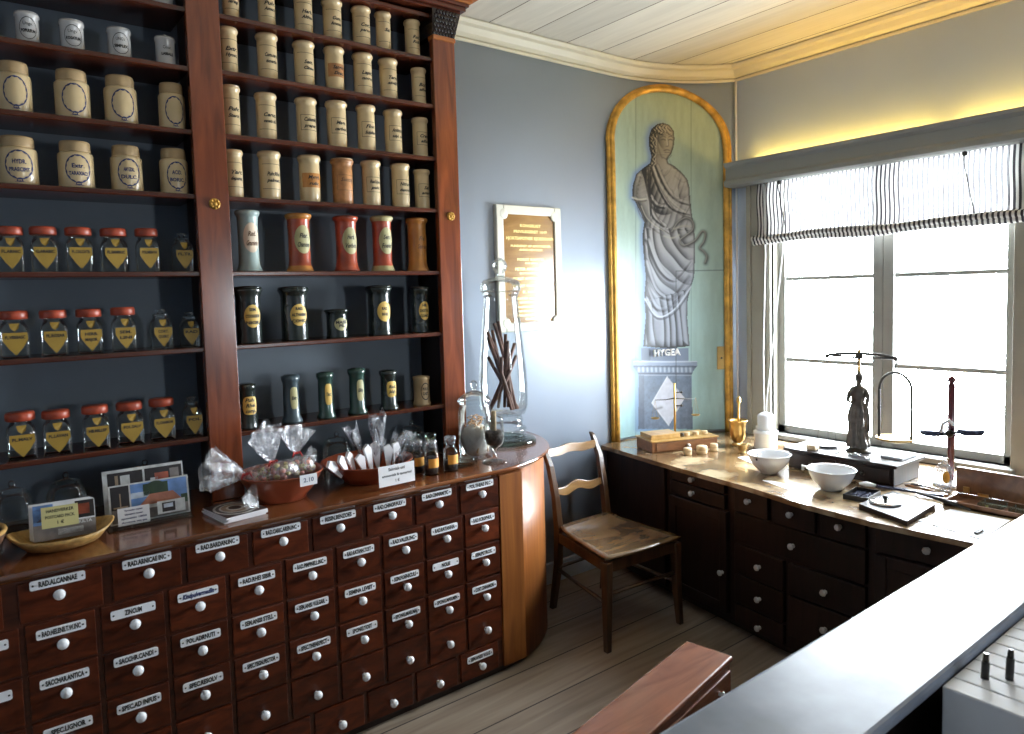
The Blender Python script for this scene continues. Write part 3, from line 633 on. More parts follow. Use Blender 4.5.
# painted jars of the red shelf
z0, row = JR['r4']
CF = [('bluegreen', 'bluegreen', 'peach_lbl', 'pale blue green tole jar with peach oval label', 'Rad.|Graminis'), ('red', 'orange', 'olive_lbl', 'red jar with ochre rim and foot', 'Flor.|Chamom.'), ('red', 'red', 'olive_lbl', 'plain red jar with flared foot and oval label', 'Herb.|Verben.'), ('red', 'olive_lbl', 'olive_lbl', 'red jar with pale rim and foot', 'Sem.|Foenic.'), ('orange', 'orange', 'orange', 'ochre orange jar with faint lettering', 'Fol.|Sennae')]
for i, (x, y, h, r) in enumerate(row):
    a, b_, l, lb, tx = CF[i]; b = r*.80
    t = thing('painted_jar', lb+', %s %s' % (cx(0, i, 5), ROWN['r4']), 'jar', (x, y, z0), 0, 'painted jars on the red jar shelf')
    pr = [(r*.97, 0), (r, .006), (r*.96, h*.035), (b*1.06, h*.10), (b, h*.17), (b*.97, h*.5), (b, h*.86), (b*1.04, h*.885), (r*.9, h*.905), (r*.97, h*.93), (r*.97, h*.965), (r*.85, h*.98), (r*.5, h*.99), (.003, h)]
    M().lathe(pr, x, y, z0, 28, mis=[1]*3+[0]*4+[1]*6+[1]).build('body', [a, b_], t)
    c = M().wpatch([(b*.86*math.cos(q*PI/12), h*.24*math.sin(q*PI/12)) for q in range(24)], b*1.0+E1*2, z0+h*.54, x, y, 0, .06)
    for q, s_ in enumerate(tx.split('|')): c.wrap(s_, .028, b*1.0+E1*3.2, z0+h*(.60-.15*q), x, y, 1, shear=.35, bold=.0006, width=b*(.8 if q == 0 else 1.2), ang=.06)
    c.build('label', [l, 'brownink' if i in (0, 4) else 'ink'], t)
# black jars
z0, row = JR['r5']; BT = ['SEM.|CYDONIORUM|NIGR.', 'RAD.|ALTHAEAE|CONC.', 'MASS.|PIL', 'RAD.|RHEI', 'HB.|DIGITAL.|CONC.']
for i, (x, y, h, r) in enumerate(row):
    b = r*.84; low = i == 2
    lb = ['black lacquered jar with wide yellow label', 'large black lacquered jar with flared rim', 'short squat black jar', 'glossy black jar with bright oval label', 'dark black jar beside the right post']
    t = thing('black_jar', lb[i]+', %s %s' % (cx(0, i, 5), ROWN['r5']), 'jar', (x, y, z0), 0, 'black jars on the black jar shelf')
    M().lathe([(b*1.04, 0), (b*1.04, .006), (b, .012), (b*.98, h*.8), (b*1.02, h*.84), (r*.92, h*.88), (r, h*.92), (r*.98, h*.95)], x, y, z0, 28).build('body', 'black', t)
    M().lathe([(r*.97, h*.951), (r*.94, h*.975), (r*.5, h*.995), (.003, h)], x, y, z0, 24).build('lid', 'black', t)
    hh = h*(.2 if not low else .22)
    c = M().wpatch([(b*.72*math.cos(q*PI/12), hh*math.sin(q*PI/12)) for q in range(24)], b*.995+E1*2, z0+h*.47, x, y, 0, .05)
    tt = BT[i].split('|')
    for q, s_ in enumerate(tt): c.wrap(s_, .017, b*.995+E1*3.2, z0+h*.47+hh*((len(tt)-1)*.28-.56*q), x, y, 1, bold=.0007, width=b*(.6 if len(s_) < 5 else 1.2), ang=.05)
    c.build('label', ['olive_lbl' if low else 'yellow_lbl', 'ink'], t)
# green bottles on the lowest right shelf
z0, row = JR['r6']; LT = ['Pulv.|Rhei|comp.', 'Extr.', 'Tinct.', 'Elix.', 'Rad.|Jalap.', 'PULV.|CASTOR']
LF = [('black', 'yellow_lbl', 'black jar with wide yellow label'), ('steelblue', 'olive_lbl', 'faded blue tapering jar'), ('green', 'yellow_lbl', 'bottle green jar with upright yellow label'), ('green', 'olive_lbl', 'bottle green jar with olive label'), ('black', 'yellow_lbl', 'black jar with square yellow label'), ('cream', 'ink', 'short tan jar with black drawn shield')]
for i, (x, y, h, r) in enumerate(row):
    a, l, lb = LF[i]; t = thing('lacquered_jar', lb+', %s %s' % (cx(0, i, 6), ROWN['r6']), 'jar', (x, y, z0), 0, 'small jars on the lowest shelf of the right bay')
    if i == 5:
        M().lathe([(r*.92, 0), (r*.94, .008), (r*.86, h*.12), (r*.84, h*.85), (r*.92, h*.90), (r*.92, h*.97), (r*.5, h), (.003, h)], x, y, z0, 24).build('body', 'tan', t)
        c = M().wring(r*.55, h*.30, .12, r*.87+E1, z0+h*.48, x, y, jag=.2)
        c.wrap('PULV.', .018, r*.87+E1, z0+h*.56, x, y, width=r*.7, bold=.0008).wrap('CAST.', .018, r*.87+E1, z0+h*.40, x, y, width=r*.7, bold=.0008); c.build('label', 'ink', t); continue
    k = [.95, .78, .80, .80, .80][i]; b = r*k; top = r*(.8 if i in (1,) else .84)
    M().lathe([(r*.98, 0), (r, .006), (r*.93, h*.07), (b*1.0, h*.14), (top*.90, h*.82), (top*1.02, h*.87), (top*1.08, h*.90), (top*1.08, h*.97), (top*.6, h), (.003, h)], x, y, z0, 24).build('body', a, t)
    hw, hh = (b*.75, h*.2) if i in (0, 4) else (b*.5, h*.23)
    R = b*.985+(.0012)
    sqr = [(hw*math.copysign(abs(math.cos(q*PI/12))**.5, math.cos(q*PI/12)), hh*math.copysign(abs(math.sin(q*PI/12))**.6, math.sin(q*PI/12))) for q in range(24)]
    c = M().wpatch(sqr, R, z0+h*.52, x, y, 0, .05); tt = LT[i].split('|')
    for q, s_ in enumerate(tt): c.wrap(s_, .02, R+E1, z0+h*.52+hh*((len(tt)-1)*.3-.6*q), x, y, 1, shear=.3, bold=.0006, width=hw*1.4, ang=.05)
    c.build('label', [l, 'ink'], t)
# one jar standing on the highest board of the left bay
t = thing('ointment_pot', 'white pot whose foot just shows above the uppermost left shelf board', 'jar', (.655, 2.9, 2.785), 0)
M().lathe([(.034, 0), (.036, .006), (.035, .09), (.039, .095), (.039, .105), (.03, .11), (.003, .112)], .655, 2.9, 2.785).build('body', 'pale', t)

# ------------------------------------------------------------------ drawer counter
ct = thing('drawer_counter', 'long dark mahogany apothecary counter with many labelled drawers and a rounded end', 'counter', (.8, 2.8, 0))
CB = -1.0  # left end beyond the frame
def cpoly(R, yf, n=18):
    """counter outline: straight front, quarter-round right end that dies into the wall"""
    p = [(CB, 3.115), (CB, yf)]
    for k in range(n+1):
        a = -PI/2+PI/2*k/n; p.append((1.80+R*math.cos(a), 3.12+(3.12-yf)*math.sin(a)))
    p[-1] = (p[-1][0], 3.115); return p
def rev(p): return p
m = M(); m.prism(cpoly(.617, 2.503), .03, .905, 0); m.build('carcass', 'carcass', ct)
M().prism(cpoly(.60, 2.515), 0, .03).build('plinth', 'bay', ct)
# moulded top: three stacked profiles with rounded nosing
m = M(); V = []; pf = [(.620, 2.500, .900), (.632, 2.488, .905), (.636, 2.484, .912), (.648, 2.472, .916), (.656, 2.464, .922), (.656, 2.464, .930), (.650, 2.470, .935)]
P = [cpoly(a, b, 40) for a, b, _ in pf]; k = len(P[0])
for q, (a, b, z) in enumerate(pf): V += [(x, y, z) for x, y in P[q]]
m.add(V, [(q*k+i, q*k+(i+1) % k, (q+1)*k+(i+1) % k, (q+1)*k+i) for q in range(len(pf)-1) for i in range(k)], 0, True)
m.add([(x, y, .935) for x, y in P[-1]], [tuple(range(k))]); m.add([(x, y, .900) for x, y in P[0]], [tuple(reversed(range(k)))])
m.build('countertop', 'top', ct)
# orange pilaster and curved end veneer
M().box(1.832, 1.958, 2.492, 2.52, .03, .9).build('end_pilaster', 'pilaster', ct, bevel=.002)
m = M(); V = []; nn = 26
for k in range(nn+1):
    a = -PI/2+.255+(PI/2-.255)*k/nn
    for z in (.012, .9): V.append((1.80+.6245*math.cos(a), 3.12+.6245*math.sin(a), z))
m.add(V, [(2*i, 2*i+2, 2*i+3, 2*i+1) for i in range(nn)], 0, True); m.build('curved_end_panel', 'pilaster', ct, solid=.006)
R1 = {1.726: 'FOL.THEAE IN.C', 1.5085: 'RAD.CINNAM.TC', 1.291: 'RAD.CHINOP.PULV', 1.0735: 'RESIN.BENZOES', .856: 'RAD.CARIC.AREN.INC', .6385: 'RAD.BARDAN.INC', .421: 'RAD.ARNICAE INC', .1785: 'RAD.ALCANNAE', -.06: 'RAD.ANGELICAE', -.28: 'RAD.ALTHAEAE', -.5: 'RAD.ARTEMIS.'}
R2 = ['RAD.SCROPHUL.', 'RAD.RATANHIA', 'RAD.VALER.INC', 'RAD.RATANH.TOST', 'RAD.PIMPINELL.INC', 'RAD.RHEI SIBIR', 'Kindpulvermedlin', 'ZINCUM', 'RAD.HELENII.T.W.INC', 'RAD.(NAIS)', 'RAD.GENTIAN.', 'RAD.FILICIS']
R3 = ['SEM.PETROS.', 'NOLEI', 'SEM.FOENICULI', 'SEMINA LEVIST', 'SEM.ANISI VULGAR.', 'SEM.ANISI STELL', 'POL.ADRNUTI', 'SACCHR.CANDI', 'SACCHAR.ANTICA', 'SALVIA', 'SAL.AMARUM', 'SUCCUS']
R4 = ['CORT.CINNAMOM.', 'SPONG.MAR.MIN', 'SPONG.MAR.MAJ', 'SPONG.TOST', 'SPEC.THEAE.PECT', 'SPEC.TEGN.PECTOR', 'SPEC.RESOLV', 'SPEC.AD INFUS', 'SPEC.LIGNOR', 'SPEC.AROMAT', 'STIPIT.', 'STROBULI']
dw = []
for x, tx in R1.items(): dw.append((x-.1, x+.1 if x > .3 or x < 0 else x+.115, .772, .893, x, .843, tx, .142))
def rowd(zc, L, z):
    for k in range(12):
        x = 1.7345-.1945*k; dw.append((x-.090, x+.090, zc, zc+.142, x, z, L[k] if L else '', .128))
rowd(.621, R2, .691); rowd(.470, R3, .539); rowd(.318, R4, .385); rowd(.166, None, .236)
for k in range(10):
    x = 1.700-.2175*k; dw.append((x-.1, x+.1, .035, .156, x, .085, 'SEM.ANISI VULG' if k == 0 else '', .135))
for i, (xa, xb, za, zb, xk, zk, tx, lw) in enumerate(dw):
    d = M(); d.box(xa, xb, 2.494, 2.52, za, zb)
    dr = d.build('drawer', 'drawer', ct, bevel=.003)
    yk = 2.494
    M().lathe([(.008, 0), (.007, .006), (.0075, .010), (.0135, .014), (.0165, .021), (.015, .028), (.009, .033), (.0005, .0345)], mx=Matrix.Translation((xk, yk, zk)) @ Matrix.Rotation(PI/2, 4, 'X'), seg=16).build('knob', 'porc', dr)
    if tx:
        zl = zk+.037; w2, h2 = lw/2, .0145; c = M(); pts = []
        for sx_, sz_ in ((1, 1), (-1, 1), (-1, -1), (1, -1)):
            for q in range(4):
                a = {(1, 1): 0, (-1, 1): PI/2, (-1, -1): PI, (1, -1): 1.5*PI}[(sx_, sz_)]+q*PI/6; pts.append((xk+sx_*(w2-.006)+.006*math.cos(a), zl+sz_*(h2-.006)+.006*math.sin(a)))
        c.prism(pts, 0, .0035, 0, Matrix.Translation((0, yk, 0)) @ Matrix(((1, 0, 0, 0), (0, 0, -1, 0), (0, 1, 0, 0), (0, 0, 0, 1))))
        sc_ = 'Kind' in tx
        c.text(tx, .0215, FRONT(xk, yk-.0042, zl), 1, bold=.0010, width=min(lw*.78, .0082*len(tx)), shear=.3 if sc_ else 0)
        for s_ in (-1, 1): c.lathe([(.0028, 0), (.0028, .001), (.0005, .0015)], mx=Matrix.Translation((xk+s_*(w2-.008), yk-.0035, zl)) @ Matrix.Rotation(PI/2, 4, 'X'), seg=8, mi=2)
        c.build('label_plate', ['enamel', 'bluink' if sc_ else 'ink', 'iron'], dr)
#PART3
# ------------------------------------------------------------------ desk under the window
dk = thing('corner_desk', 'dark built-in dispensing desk with many drawers running under the window', 'desk', (3.4, 1.9, 0))
FP = [(3.085, 3.06), (2.985, 2.51), (2.925, 2.06), (2.885, 1.82), (2.865, 1.36), (2.885, .95), (2.95, .30)]
def fx(y):
    for (xa, ya), (xb, yb) in zip(FP, FP[1:]):
        if ya >= y >= yb: return xa+(xb-xa)*(y-ya)/(yb-ya)
    return FP[-1][0]
back = [(3.985, .30)]+[(3.985, 2.745)]+[(arcp(s, .012)[0], arcp(s, .012)[1]) for s in np.linspace(SE-.03, 0.0, 12)]+[(3.12, 3.105)]
body = [(x+.012, y) for x, y in FP]
M().prism(body[::-1]+[] if False else [(x+.014, y) for x, y in FP]+back, .05, .74).build('carcass', 'dark', dk)
M().prism([(x+.06, y) for x, y in FP]+[(3.9, .32), (3.9, 2.7), (3.3, 3.05)], 0, .05).build('plinth', 'bay', dk)
tp = [(3.052, 3.09), (3.040, 2.977), (2.995, 2.72), (2.943, 2.393), (2.888, 1.94), (2.828, 1.647), (2.806, 1.335), (2.835, .96), (2.90, .30)]
M().prism(tp+back, .735, .758).build('desk_top', 'desktop', dk, bevel=.005)
def face(ya, yb, za, zb, name='drawer', knob=None, inset=False, matn='dark', lab=None):
    """a front panel following the faceted desk front between two y positions"""
    xa, xb = fx(ya), fx(yb); L = math.hypot(xb-xa, yb-ya); ang = math.atan2(yb-ya, xb-xa)
    mx = Matrix.Translation((xa, ya, 0)) @ Matrix.Rotation(ang, 4, 'Z')   # local x runs along the front, local -y points out
    m = M().box(.004, L-.004, -.008, .02, za, zb, 0, mx)
    if inset:
        for a, b, c, d in ((.004, .05, za, zb), (L-.05, L-.004, za, zb), (.05, L-.05, za, za+.05), (.05, L-.05, zb-.05, zb)): m.box(a, b, -.016, -.006, c, d, 0, mx)
    o = m.build(name, matn, dk, bevel=.003)
    if knob:
        ky, kz = knob; t_ = (ky-ya)/(yb-ya); e = -.008-(.008 if inset else 0)
        kx = mx @ Matrix.Translation((L*t_, e, kz)) @ Matrix.Rotation(PI/2, 4, 'X')
        M().lathe([(.010, 0), (.006, .004), (.006, .010), (.013, .014), (.0155, .020), (.013, .026), (.006, .029), (.0005, .0275)], mx=kx, seg=8, sm=False).build('knob', 'pale', o)
    return o
face(3.05, 2.53, .06, .73, 'side_board')
face(2.49, 2.10, .682, .732, knob=(2.315, .712)); face(2.49, 2.10, .605, .674, knob=(2.315, .640))
face(2.49, 2.085, .08, .595, 'door', (2.112, .288), True)
face(2.045, 1.835, .622, .732, knob=(1.945, .688)); face(1.815, 1.60, .622, .732, knob=(1.715, .684)); face(1.58, 1.375, .622, .732, knob=(1.487, .686))
face(1.345, .96, .622, .732, knob=(1.146, .679))
face(2.045, 1.375, .468, .612, knob=(1.715, .536))
for za, zb, kz in ((.315, .455, .386), (.165, .305, .231), (.06, .155, .092)): face(2.045, 1.755, za, zb, knob=(1.89, kz))
for za, zb, kz in ((.315, .455, .382), (.12, .305, .217)): face(1.735, 1.375, za, zb, knob=(1.553, kz))
face(1.345, .96, .08, .612, 'door', None, True); face(.935, .32, .08, .732, 'door', None, True)

# ------------------------------------------------------------------ painted goddess on the curved wall
PX = [0.40878, 0.42782, -0.01699, -0.03855, 0.01076, -0.0004, 0.01217, -0.00297]
PZ = [1.85824, -0.0076, -1.15379, -0.00303, -0.03176, -0.01742, 0.00069, 0.02371]
def poly8(c, u, v): return c[0]+c[1]*u+c[2]*v+c[3]*u*u+c[4]*u*v+c[5]*v*v+c[6]*u**3+c[7]*u*u*v
NS, NZ = 210, 560
Sg, Zg = np.meshgrid(np.linspace(.0, .815, NS), np.linspace(.77, 2.99, NZ))
u = (Sg-.409)/.428; v = -(Zg-1.858)/1.154
for _ in range(12):
    u = u-(poly8(PX, u, v)-Sg)/.43; v = v+(poly8(PZ, u, v)-Zg)/1.154
X = 665+60*u; Y = 265+180*v           # drawing units of the cartoon: one unit is about 7 mm
rng = np.random.RandomState(3)
def noise(sx, sy, amp, seed):
    r = np.random.RandomState(seed); g = r.rand(int(NZ/sy)+3, int(NS/sx)+3)
    yy = np.arange(NZ)/sy; xx = np.arange(NS)/sx; yi = yy.astype(int); xi = xx.astype(int); fy = (yy-yi)[:, None]; fx_ = (xx-xi)[None, :]
    fy = fy*fy*(3-2*fy); fx_ = fx_*fx_*(3-2*fx_)
    return amp*((g[yi][:, xi]*(1-fx_)+g[yi][:, xi+1]*fx_)*(1-fy)+(g[yi+1][:, xi]*(1-fx_)+g[yi+1][:, xi+1]*fx_)*fy-.5)
def inside(P):
    P = np.array(P, float); r = np.zeros(X.shape, bool); j = len(P)-1
    for i in range(len(P)):
        xi, yi = P[i]; xj, yj = P[j]
        c = ((yi > Y) != (yj > Y)) & (X < (xj-xi)*(Y-yi)/((yj-yi) or 1e-9)+xi); r ^= c; j = i
    return r
def dist(P):
    P = np.array(P, float); d = np.full(X.shape, 1e9)
    for (a, b), (c, e) in zip(P[:-1], P[1:]):
        L = (c-a)**2+(e-b)**2+1e-9; t_ = np.clip(((X-a)*(c-a)+(Y-b)*(e-b))/L, 0, 1); d = np.minimum(d, np.hypot(X-a-t_*(c-a), Y-b-t_*(e-b)))
    return d
def smooth(P, n=6):
    P = [np.array(p, float) for p in P]; o = []
    for i in range(len(P)-1):
        a = P[max(i-1, 0)]; b = P[i]; c = P[i+1]; d = P[min(i+2, len(P)-1)]
        for k in range(n):
            t_ = k/n; o.append(.5*((2*b)+(c-a)*t_+(2*a-5*b+4*c-d)*t_**2+(3*b-a-3*c+d)*t_**3))
    o.append(P[-1]); return o
C = np.zeros(X.shape+(3,))
# pale green ground, more blue towards the foot, boards joined at two seams, loose brushwork
tz = np.clip((Y-88)/340, 0, 1)[..., None]
C[:] = (1-tz)*np.array([.37, .42, .27])+tz*np.array([.33, .52, .55])
C *= (1+noise(6, 30, .16, 1)+noise(2, 5, .06, 2))[..., None]
for sx_ in (635.5+0*Y, 691+0*Y): C *= (1-.35*np.exp(-((X-sx_)/.45)**2))[..., None]
head = [(657, 124), (663, 123), (669, 125), (673.5, 131), (674.3, 139), (673.5, 147), (671, 154), (667, 159), (668, 163), (674, 166), (681, 172), (687, 179), (689.5, 188), (690, 200), (691.5, 212), (693.5, 225), (695, 240), (695, 255), (694, 277), (690, 290), (687.5, 300), (687, 318), (689.5, 346), (668, 348.5), (643, 346.5), (645.5, 317), (644, 297), (645.5, 277), (643, 251), (642, 236), (644, 222), (640, 212), (635, 202), (632, 197), (632.3, 186), (636, 174), (643, 168), (650, 163), (651, 156), (649, 148), (648.3, 138), (651, 129)]
cap = [(633, 361), (641, 361), (641, 348), (688.5, 348), (688.5, 361), (697, 361), (697, 366), (693, 371), (691.5, 375), (692.5, 429), (638, 429), (638.5, 375), (636.5, 371), (633, 367)]
fig = inside(head); ped = inside(cap)
dd = np.minimum(dist(head+head[:1]), dist(cap+cap[:1])); out = ~(fig | ped)
sh_ = out & (X < 700) & (dd < 9)
lft = np.clip((672-X)/22, 0, 1)
k = (np.exp(-(dd/4.2)**2)*.72*lft*out)[..., None]; C = C*(1-k)+np.array([.12, .20, .42])*k      # blue painted halo on the left
# grisaille figure: relief heights turned into painted tones
Hh = np.zeros(X.shape)
def caps(P, R):
    global Hh
    P = [np.array(p, float) for p in P]
    for i in range(len(P)-1):
        a, b = P[i], P[i+1]; ra, rb = R[i], R[i+1]; L = ((b-a)**2).sum()+1e-9
        t_ = np.clip(((X-a[0])*(b-a)[0]+(Y-a[1])*(b-a)[1])/L, 0, 1); d = np.hypot(X-a[0]-t_*(b-a)[0], Y-a[1]-t_*(b-a)[1]); r = ra+(rb-ra)*t_
        h = np.where(d < r, np.sqrt(np.maximum(r*r-d*d, 0)), 0); Hh = np.maximum(Hh, h)
edge = np.minimum(dist(head+head[:1]), 9.0); Hh = np.where(fig, np.sqrt(edge*(18-edge))*.9, 0)
caps([(662, 131), (664, 150)], [11.5, 8]); caps([(664, 150), (664, 168)], [6.5, 7])
caps([(661, 172), (664, 200)], [20, 17]); caps([(679, 187), (680, 192)], [11, 10]); caps([(655, 190), (656, 194)], [10, 10])
caps([(638, 176), (637.5, 198)], [7, 6.5]); caps([(638, 200), (645, 219)], [5.2, 4.4]); caps([(645, 219), (663, 231)], [4.2, 3.4]); caps([(686, 203), (687, 214)], [5, 4.5]); caps([(687, 214), (671, 228)], [4.3, 3.4])
Hh = np.where(fig, Hh, 0)
# drapery: families of folds
def folds(line, w, amp, freq, side=1):
    global Hh
    P = smooth(line); d = dist(P); q = d < w
    Hh = Hh+np.where(q & fig, amp*np.cos(d*freq)*(1-d/w), 0)
body_ = fig & (Y > 168)
skirt = fig & (Y > 232)
ph = (X-668)*(.62+.0022*(Y-232))+2.6*np.sin((Y-230)*.030)+noise(26, 60, 3, 11)
lower = fig & (Y > 288+.22*(X-645)*0) & (Y > 300-.28*(X-650))
Hh = np.where(lower, Hh+1.25*np.abs(np.sin(((X-667)*.46*(1-.0035*(Y-320)))+.9*np.sin(Y*.05)+noise(20, 60, 2.2, 5)))**.7*1.5, Hh)
uo = fig & (Y > 228) & ~lower
dw_ = np.hypot((X-692)*1.0, (Y-222)*.62)
Hh = np.where(uo, Hh+1.35*np.abs(np.sin(dw_*.40+noise(30, 40, 2.0, 6)))**.8*1.6, Hh)
for L in ([(645, 262), (655, 290), (672, 298), (690, 276)], [(645, 285), (656, 308), (672, 306), (691, 284)], [(645.5, 299), (658, 317), (674, 309), (691, 287)], [(647, 240), (660, 270), (676, 280), (692, 262)]): folds(L, 4, 1.6, .8)
bod = fig & (Y > 170) & (Y < 230) & (X > 645)
Hh = np.where(bod & (X > 650), Hh+.9*np.abs(np.sin((X+Y*.42)*.52+noise(24, 24, 1.5, 8))), Hh)
for L in ([(652, 168), (660, 190), (672, 208), (690, 214)], [(656, 166), (666, 188), (677, 200), (690, 204)], [(650, 196), (656, 205), (664, 207)], [(651, 200), (653, 216), (664, 226)], [(674, 167), (682, 172), (688, 180)]): folds(L, 3.2, 1.8, .9)
slv = fig & (X < 647) & (Y > 168) & (Y < 200); Hh = np.where(slv, Hh+.8*np.abs(np.sin(Y*.55+X*.25)), Hh)
# hair curls
hr = fig & (Y < 166) & ((Y < 134+.10*(X-655)) | (X < 656.5-(Y-134)*.05))
Hh = np.where(hr, Hh+1.9*np.abs(np.sin(X*.95+np.sin(Y*.8)*1.3))*np.abs(np.sin(Y*.72+np.sin(X*.7))), Hh)
gz, gx = np.gradient(Hh, 2.22/(NZ-1)*155, .815/(NS-1)*140)   # slopes in drawing units
nx, nz = -gx, -gz; nn_ = np.sqrt(nx*nx+nz*nz+1); shd = (nx*.62+nz*.35+.72)/nn_
tone = np.clip(.015+.70*np.clip(shd, 0, 1.2)**1.25+noise(2, 2, .03, 9), .03, .9)
up = np.clip((Y-150)/150, 0, 1)[..., None]
gcol = (1-up)*np.array([.60, .49, .33])+up*np.array([.52, .56, .66])
occ = np.clip(dist(head+head[:1])/2.2, .25, 1)
figc = gcol*(tone*occ)[..., None]
C = np.where(fig[..., None], figc, C)
# face: brows, eyes, nose, mouth, hairline
def stroke(P, w, c, a=1, mask=None, str8=False):
    global C
    d = dist(P if str8 else smooth(P)); k = (np.exp(-(d/w)**2)*a)
    if mask is not None: k = k*mask
    k = k[..., None]; C = C*(1-k)+np.array(c)*k
D_, L_ = (.07, .055, .04), (.58, .52, .40)
stroke([(660, 137.5), (663, 136.3), (665.3, 137.3)], .45, D_, .8); stroke([(668.3, 137.2), (670.5, 136.4), (672.3, 137.6)], .45, D_, .8)
stroke([(660.8, 140), (663, 139.4), (665, 140.2)], .6, D_, .85); stroke([(668.4, 140.1), (670.3, 139.5), (672, 140.3)], .6, D_, .85)
stroke([(667.3, 139), (668.3, 145.2), (667.2, 146.7), (665.6, 146.4)], .5, D_, .6); stroke([(666.6, 139), (667.2, 145)], .5, L_, .6)
stroke([(663.8, 150.6), (666.8, 149.9), (669.3, 150.5)], .55, D_, .8); stroke([(664.5, 152.5), (667, 152.8), (668.8, 152.3)], .5, D_, .45)
stroke([(663, 157.6), (667, 159.4), (671, 155.5)], .6, D_, .6); stroke([(658.2, 136), (657.6, 146), (660, 154), (662, 158)], .8, D_, .55)
stroke([(655.5, 156), (658, 168), (664, 176), (671, 168), (669, 160)], .5, D_, .35)
# dress lines, girdle, sleeve hem, buttons, arms
stroke([(651, 166), (657, 182), (667, 200), (678, 213), (690, 218)], .7, D_, .75); stroke([(655.5, 165.5), (663, 183), (674, 198), (690, 206)], .7, D_, .6); stroke([(653.2, 166), (660, 184), (671, 201), (686, 213)], .6, L_, .5)
stroke([(632, 197.5), (638, 199.5), (645.5, 199)], .8, L_, .7); stroke([(632, 199.6), (638, 201.6), (645.5, 201)], .6, D_, .8)
for q in range(6): stroke([(640.5-q*.7, 173+q*4), (640.6-q*.7, 173.6+q*4)], .7, D_, .7)
stroke([(647, 172), (646.5, 184), (649, 200), (656, 216), (664, 227)], .7, D_, .8); stroke([(650, 199), (657, 205.5), (663, 204), (667, 202)], .6, D_, .6)
stroke([(641, 206), (646, 217), (655, 226), (664, 231)], .5, L_, .5); stroke([(637, 207), (641, 217), (651, 228), (662, 235)], .7, D_, .6)
stroke([(690, 206), (684, 216), (675, 225), (668, 230)], .6, D_, .6); stroke([(674.5, 176), (682, 182), (688, 181)], .6, D_, .3); stroke([(672, 190), (676, 199), (686, 197)], .6, D_, .45)
for q in range(4): stroke([(662+q*1.6, 229.5+q*1.2), (667+q*1.4, 232+q*1.1)], .35, D_, .6)
for a in ([(645, 262), (655, 290), (672, 298), (690, 276)], [(645, 285), (656, 308), (672, 306), (691, 284)]): stroke(a, .55, (.08, .085, .10), .6, fig)
stroke([(644.5, 299), (657, 316.5), (674, 309.5), (691.5, 286)], .8, (.62, .66, .74), .85, fig); stroke([(645, 301.5), (657, 319), (675, 312), (691.5, 289)], .8, (.05, .055, .07), .8, fig)
# snake and dish
SN = [(672, 232), (678, 223), (686, 218.5), (692.5, 222), (693, 230), (686, 236), (680, 241), (684, 246), (695, 241), (702, 232), (705.5, 234), (704, 242), (700, 248), (704, 252), (707, 257), (705.5, 263)]
stroke(SN, 2.1, (.05, .045, .04), .97); stroke([(a-.4, b-.8) for a, b in SN], .5, (.36, .34, .28), .6)
stroke([(674, 229), (682, 226), (690, 226.5)], 1.1, (.40, .36, .28), .6); stroke([(664, 236), (672, 238), (679, 235)], 1.0, (.45, .42, .34), .6)
# pedestal
stone = np.array([.125, .165, .235])*(1+noise(5, 5, .35, 21)+noise(2, 2, .2, 22))[..., None]
C = np.where(ped[..., None], stone, C)
rect = lambda a, b, c, d: ((X > a) & (X < b) & (Y > c) & (Y < d))
def fill(mk, c, a=1):
    global C
    C = np.where(mk[..., None], C*(1-a)+np.array(c)*a, C)
fill(rect(641, 688.5, 348, 361) & ped, (.17, .21, .29), .8); fill(rect(641, 650, 348, 361) & ped, (.07, .09, .13), .6)
stroke([(633, 361.3), (665, 361.8), (697, 361.3)], .8, (.55, .62, .74), .9, ped); fill(rect(633, 697, 362.6, 365.5) & ped, (.24, .30, .42), .9); stroke([(634, 366.6), (697, 366.6)], .6, (.04, .05, .08), .8, ped)
for q in range(13): stroke([(638.5+q*4.3, 368.3), (638.7+q*4.3, 371.2)], 1.15, (.46, .53, .64), .85, ped)
stroke([(637, 373.6), (693, 373.6)], .7, (.04, .05, .08), .9, ped); stroke([(638, 375.2), (692, 375.2)], .5, (.4, .47, .58), .7, ped)
dia = inside([(667, 376.5), (684.6, 398), (668.6, 425.5), (651.5, 403)]); fill(dia, (.58, .60, .68), .92); C *= np.where(dia, 1+noise(4, 4, .18, 31), 1)[..., None]
stroke([(667, 376.5), (651.5, 403), (668.6, 425.5)], .5, (.75, .78, .85), .8, None, True)
fill(rect(638, 644, 375, 429) & ped, (.05, .065, .10), .55)
for a, b in ((655.5, 409), (676.5, 407)): stroke([(a, b), (a+6, b-1.5)], 1.3, (.05, .05, .06), .6)
# hatch joints
stroke([(675.8, 428), (675.8, 271), (724, 270)], .42, (.04, .05, .05), .9, None, True)
C = np.clip(C, .01, .95)
# panel mesh
inr = lambda s: 2.60+.355*np.sqrt(np.maximum(1-((s-.405)/.415)**2, 0))
Zc = np.minimum(Zg, inr(Sg)); th = Sg/1.075; R = AR-.018
VX = CX+R*np.sin(th); VY = CY+R*np.cos(th)
verts = np.stack([VX.ravel(), VY.ravel(), Zc.ravel()], 1)
idx = np.arange(NS*NZ).reshape(NZ, NS)
q = np.stack([idx[:-1, :-1].ravel(), idx[1:, :-1].ravel(), idx[1:, 1:].ravel(), idx[:-1, 1:].ravel()], 1)
keep = (Zg[:-1, :-1].ravel() < inr(Sg[:-1, :-1]).ravel()) | (Zg[:-1, :-1].ravel() < inr(Sg[:-1, 1:]).ravel()); q = q[keep]
pt = thing('goddess_painting', 'tall arched gilt-framed painting of a grey goddess statue on a pedestal', 'painting', (3.6, 3.03, .76))
me = bpy.data.meshes.new('painted_panel'); l0 = LOC[pt.name]
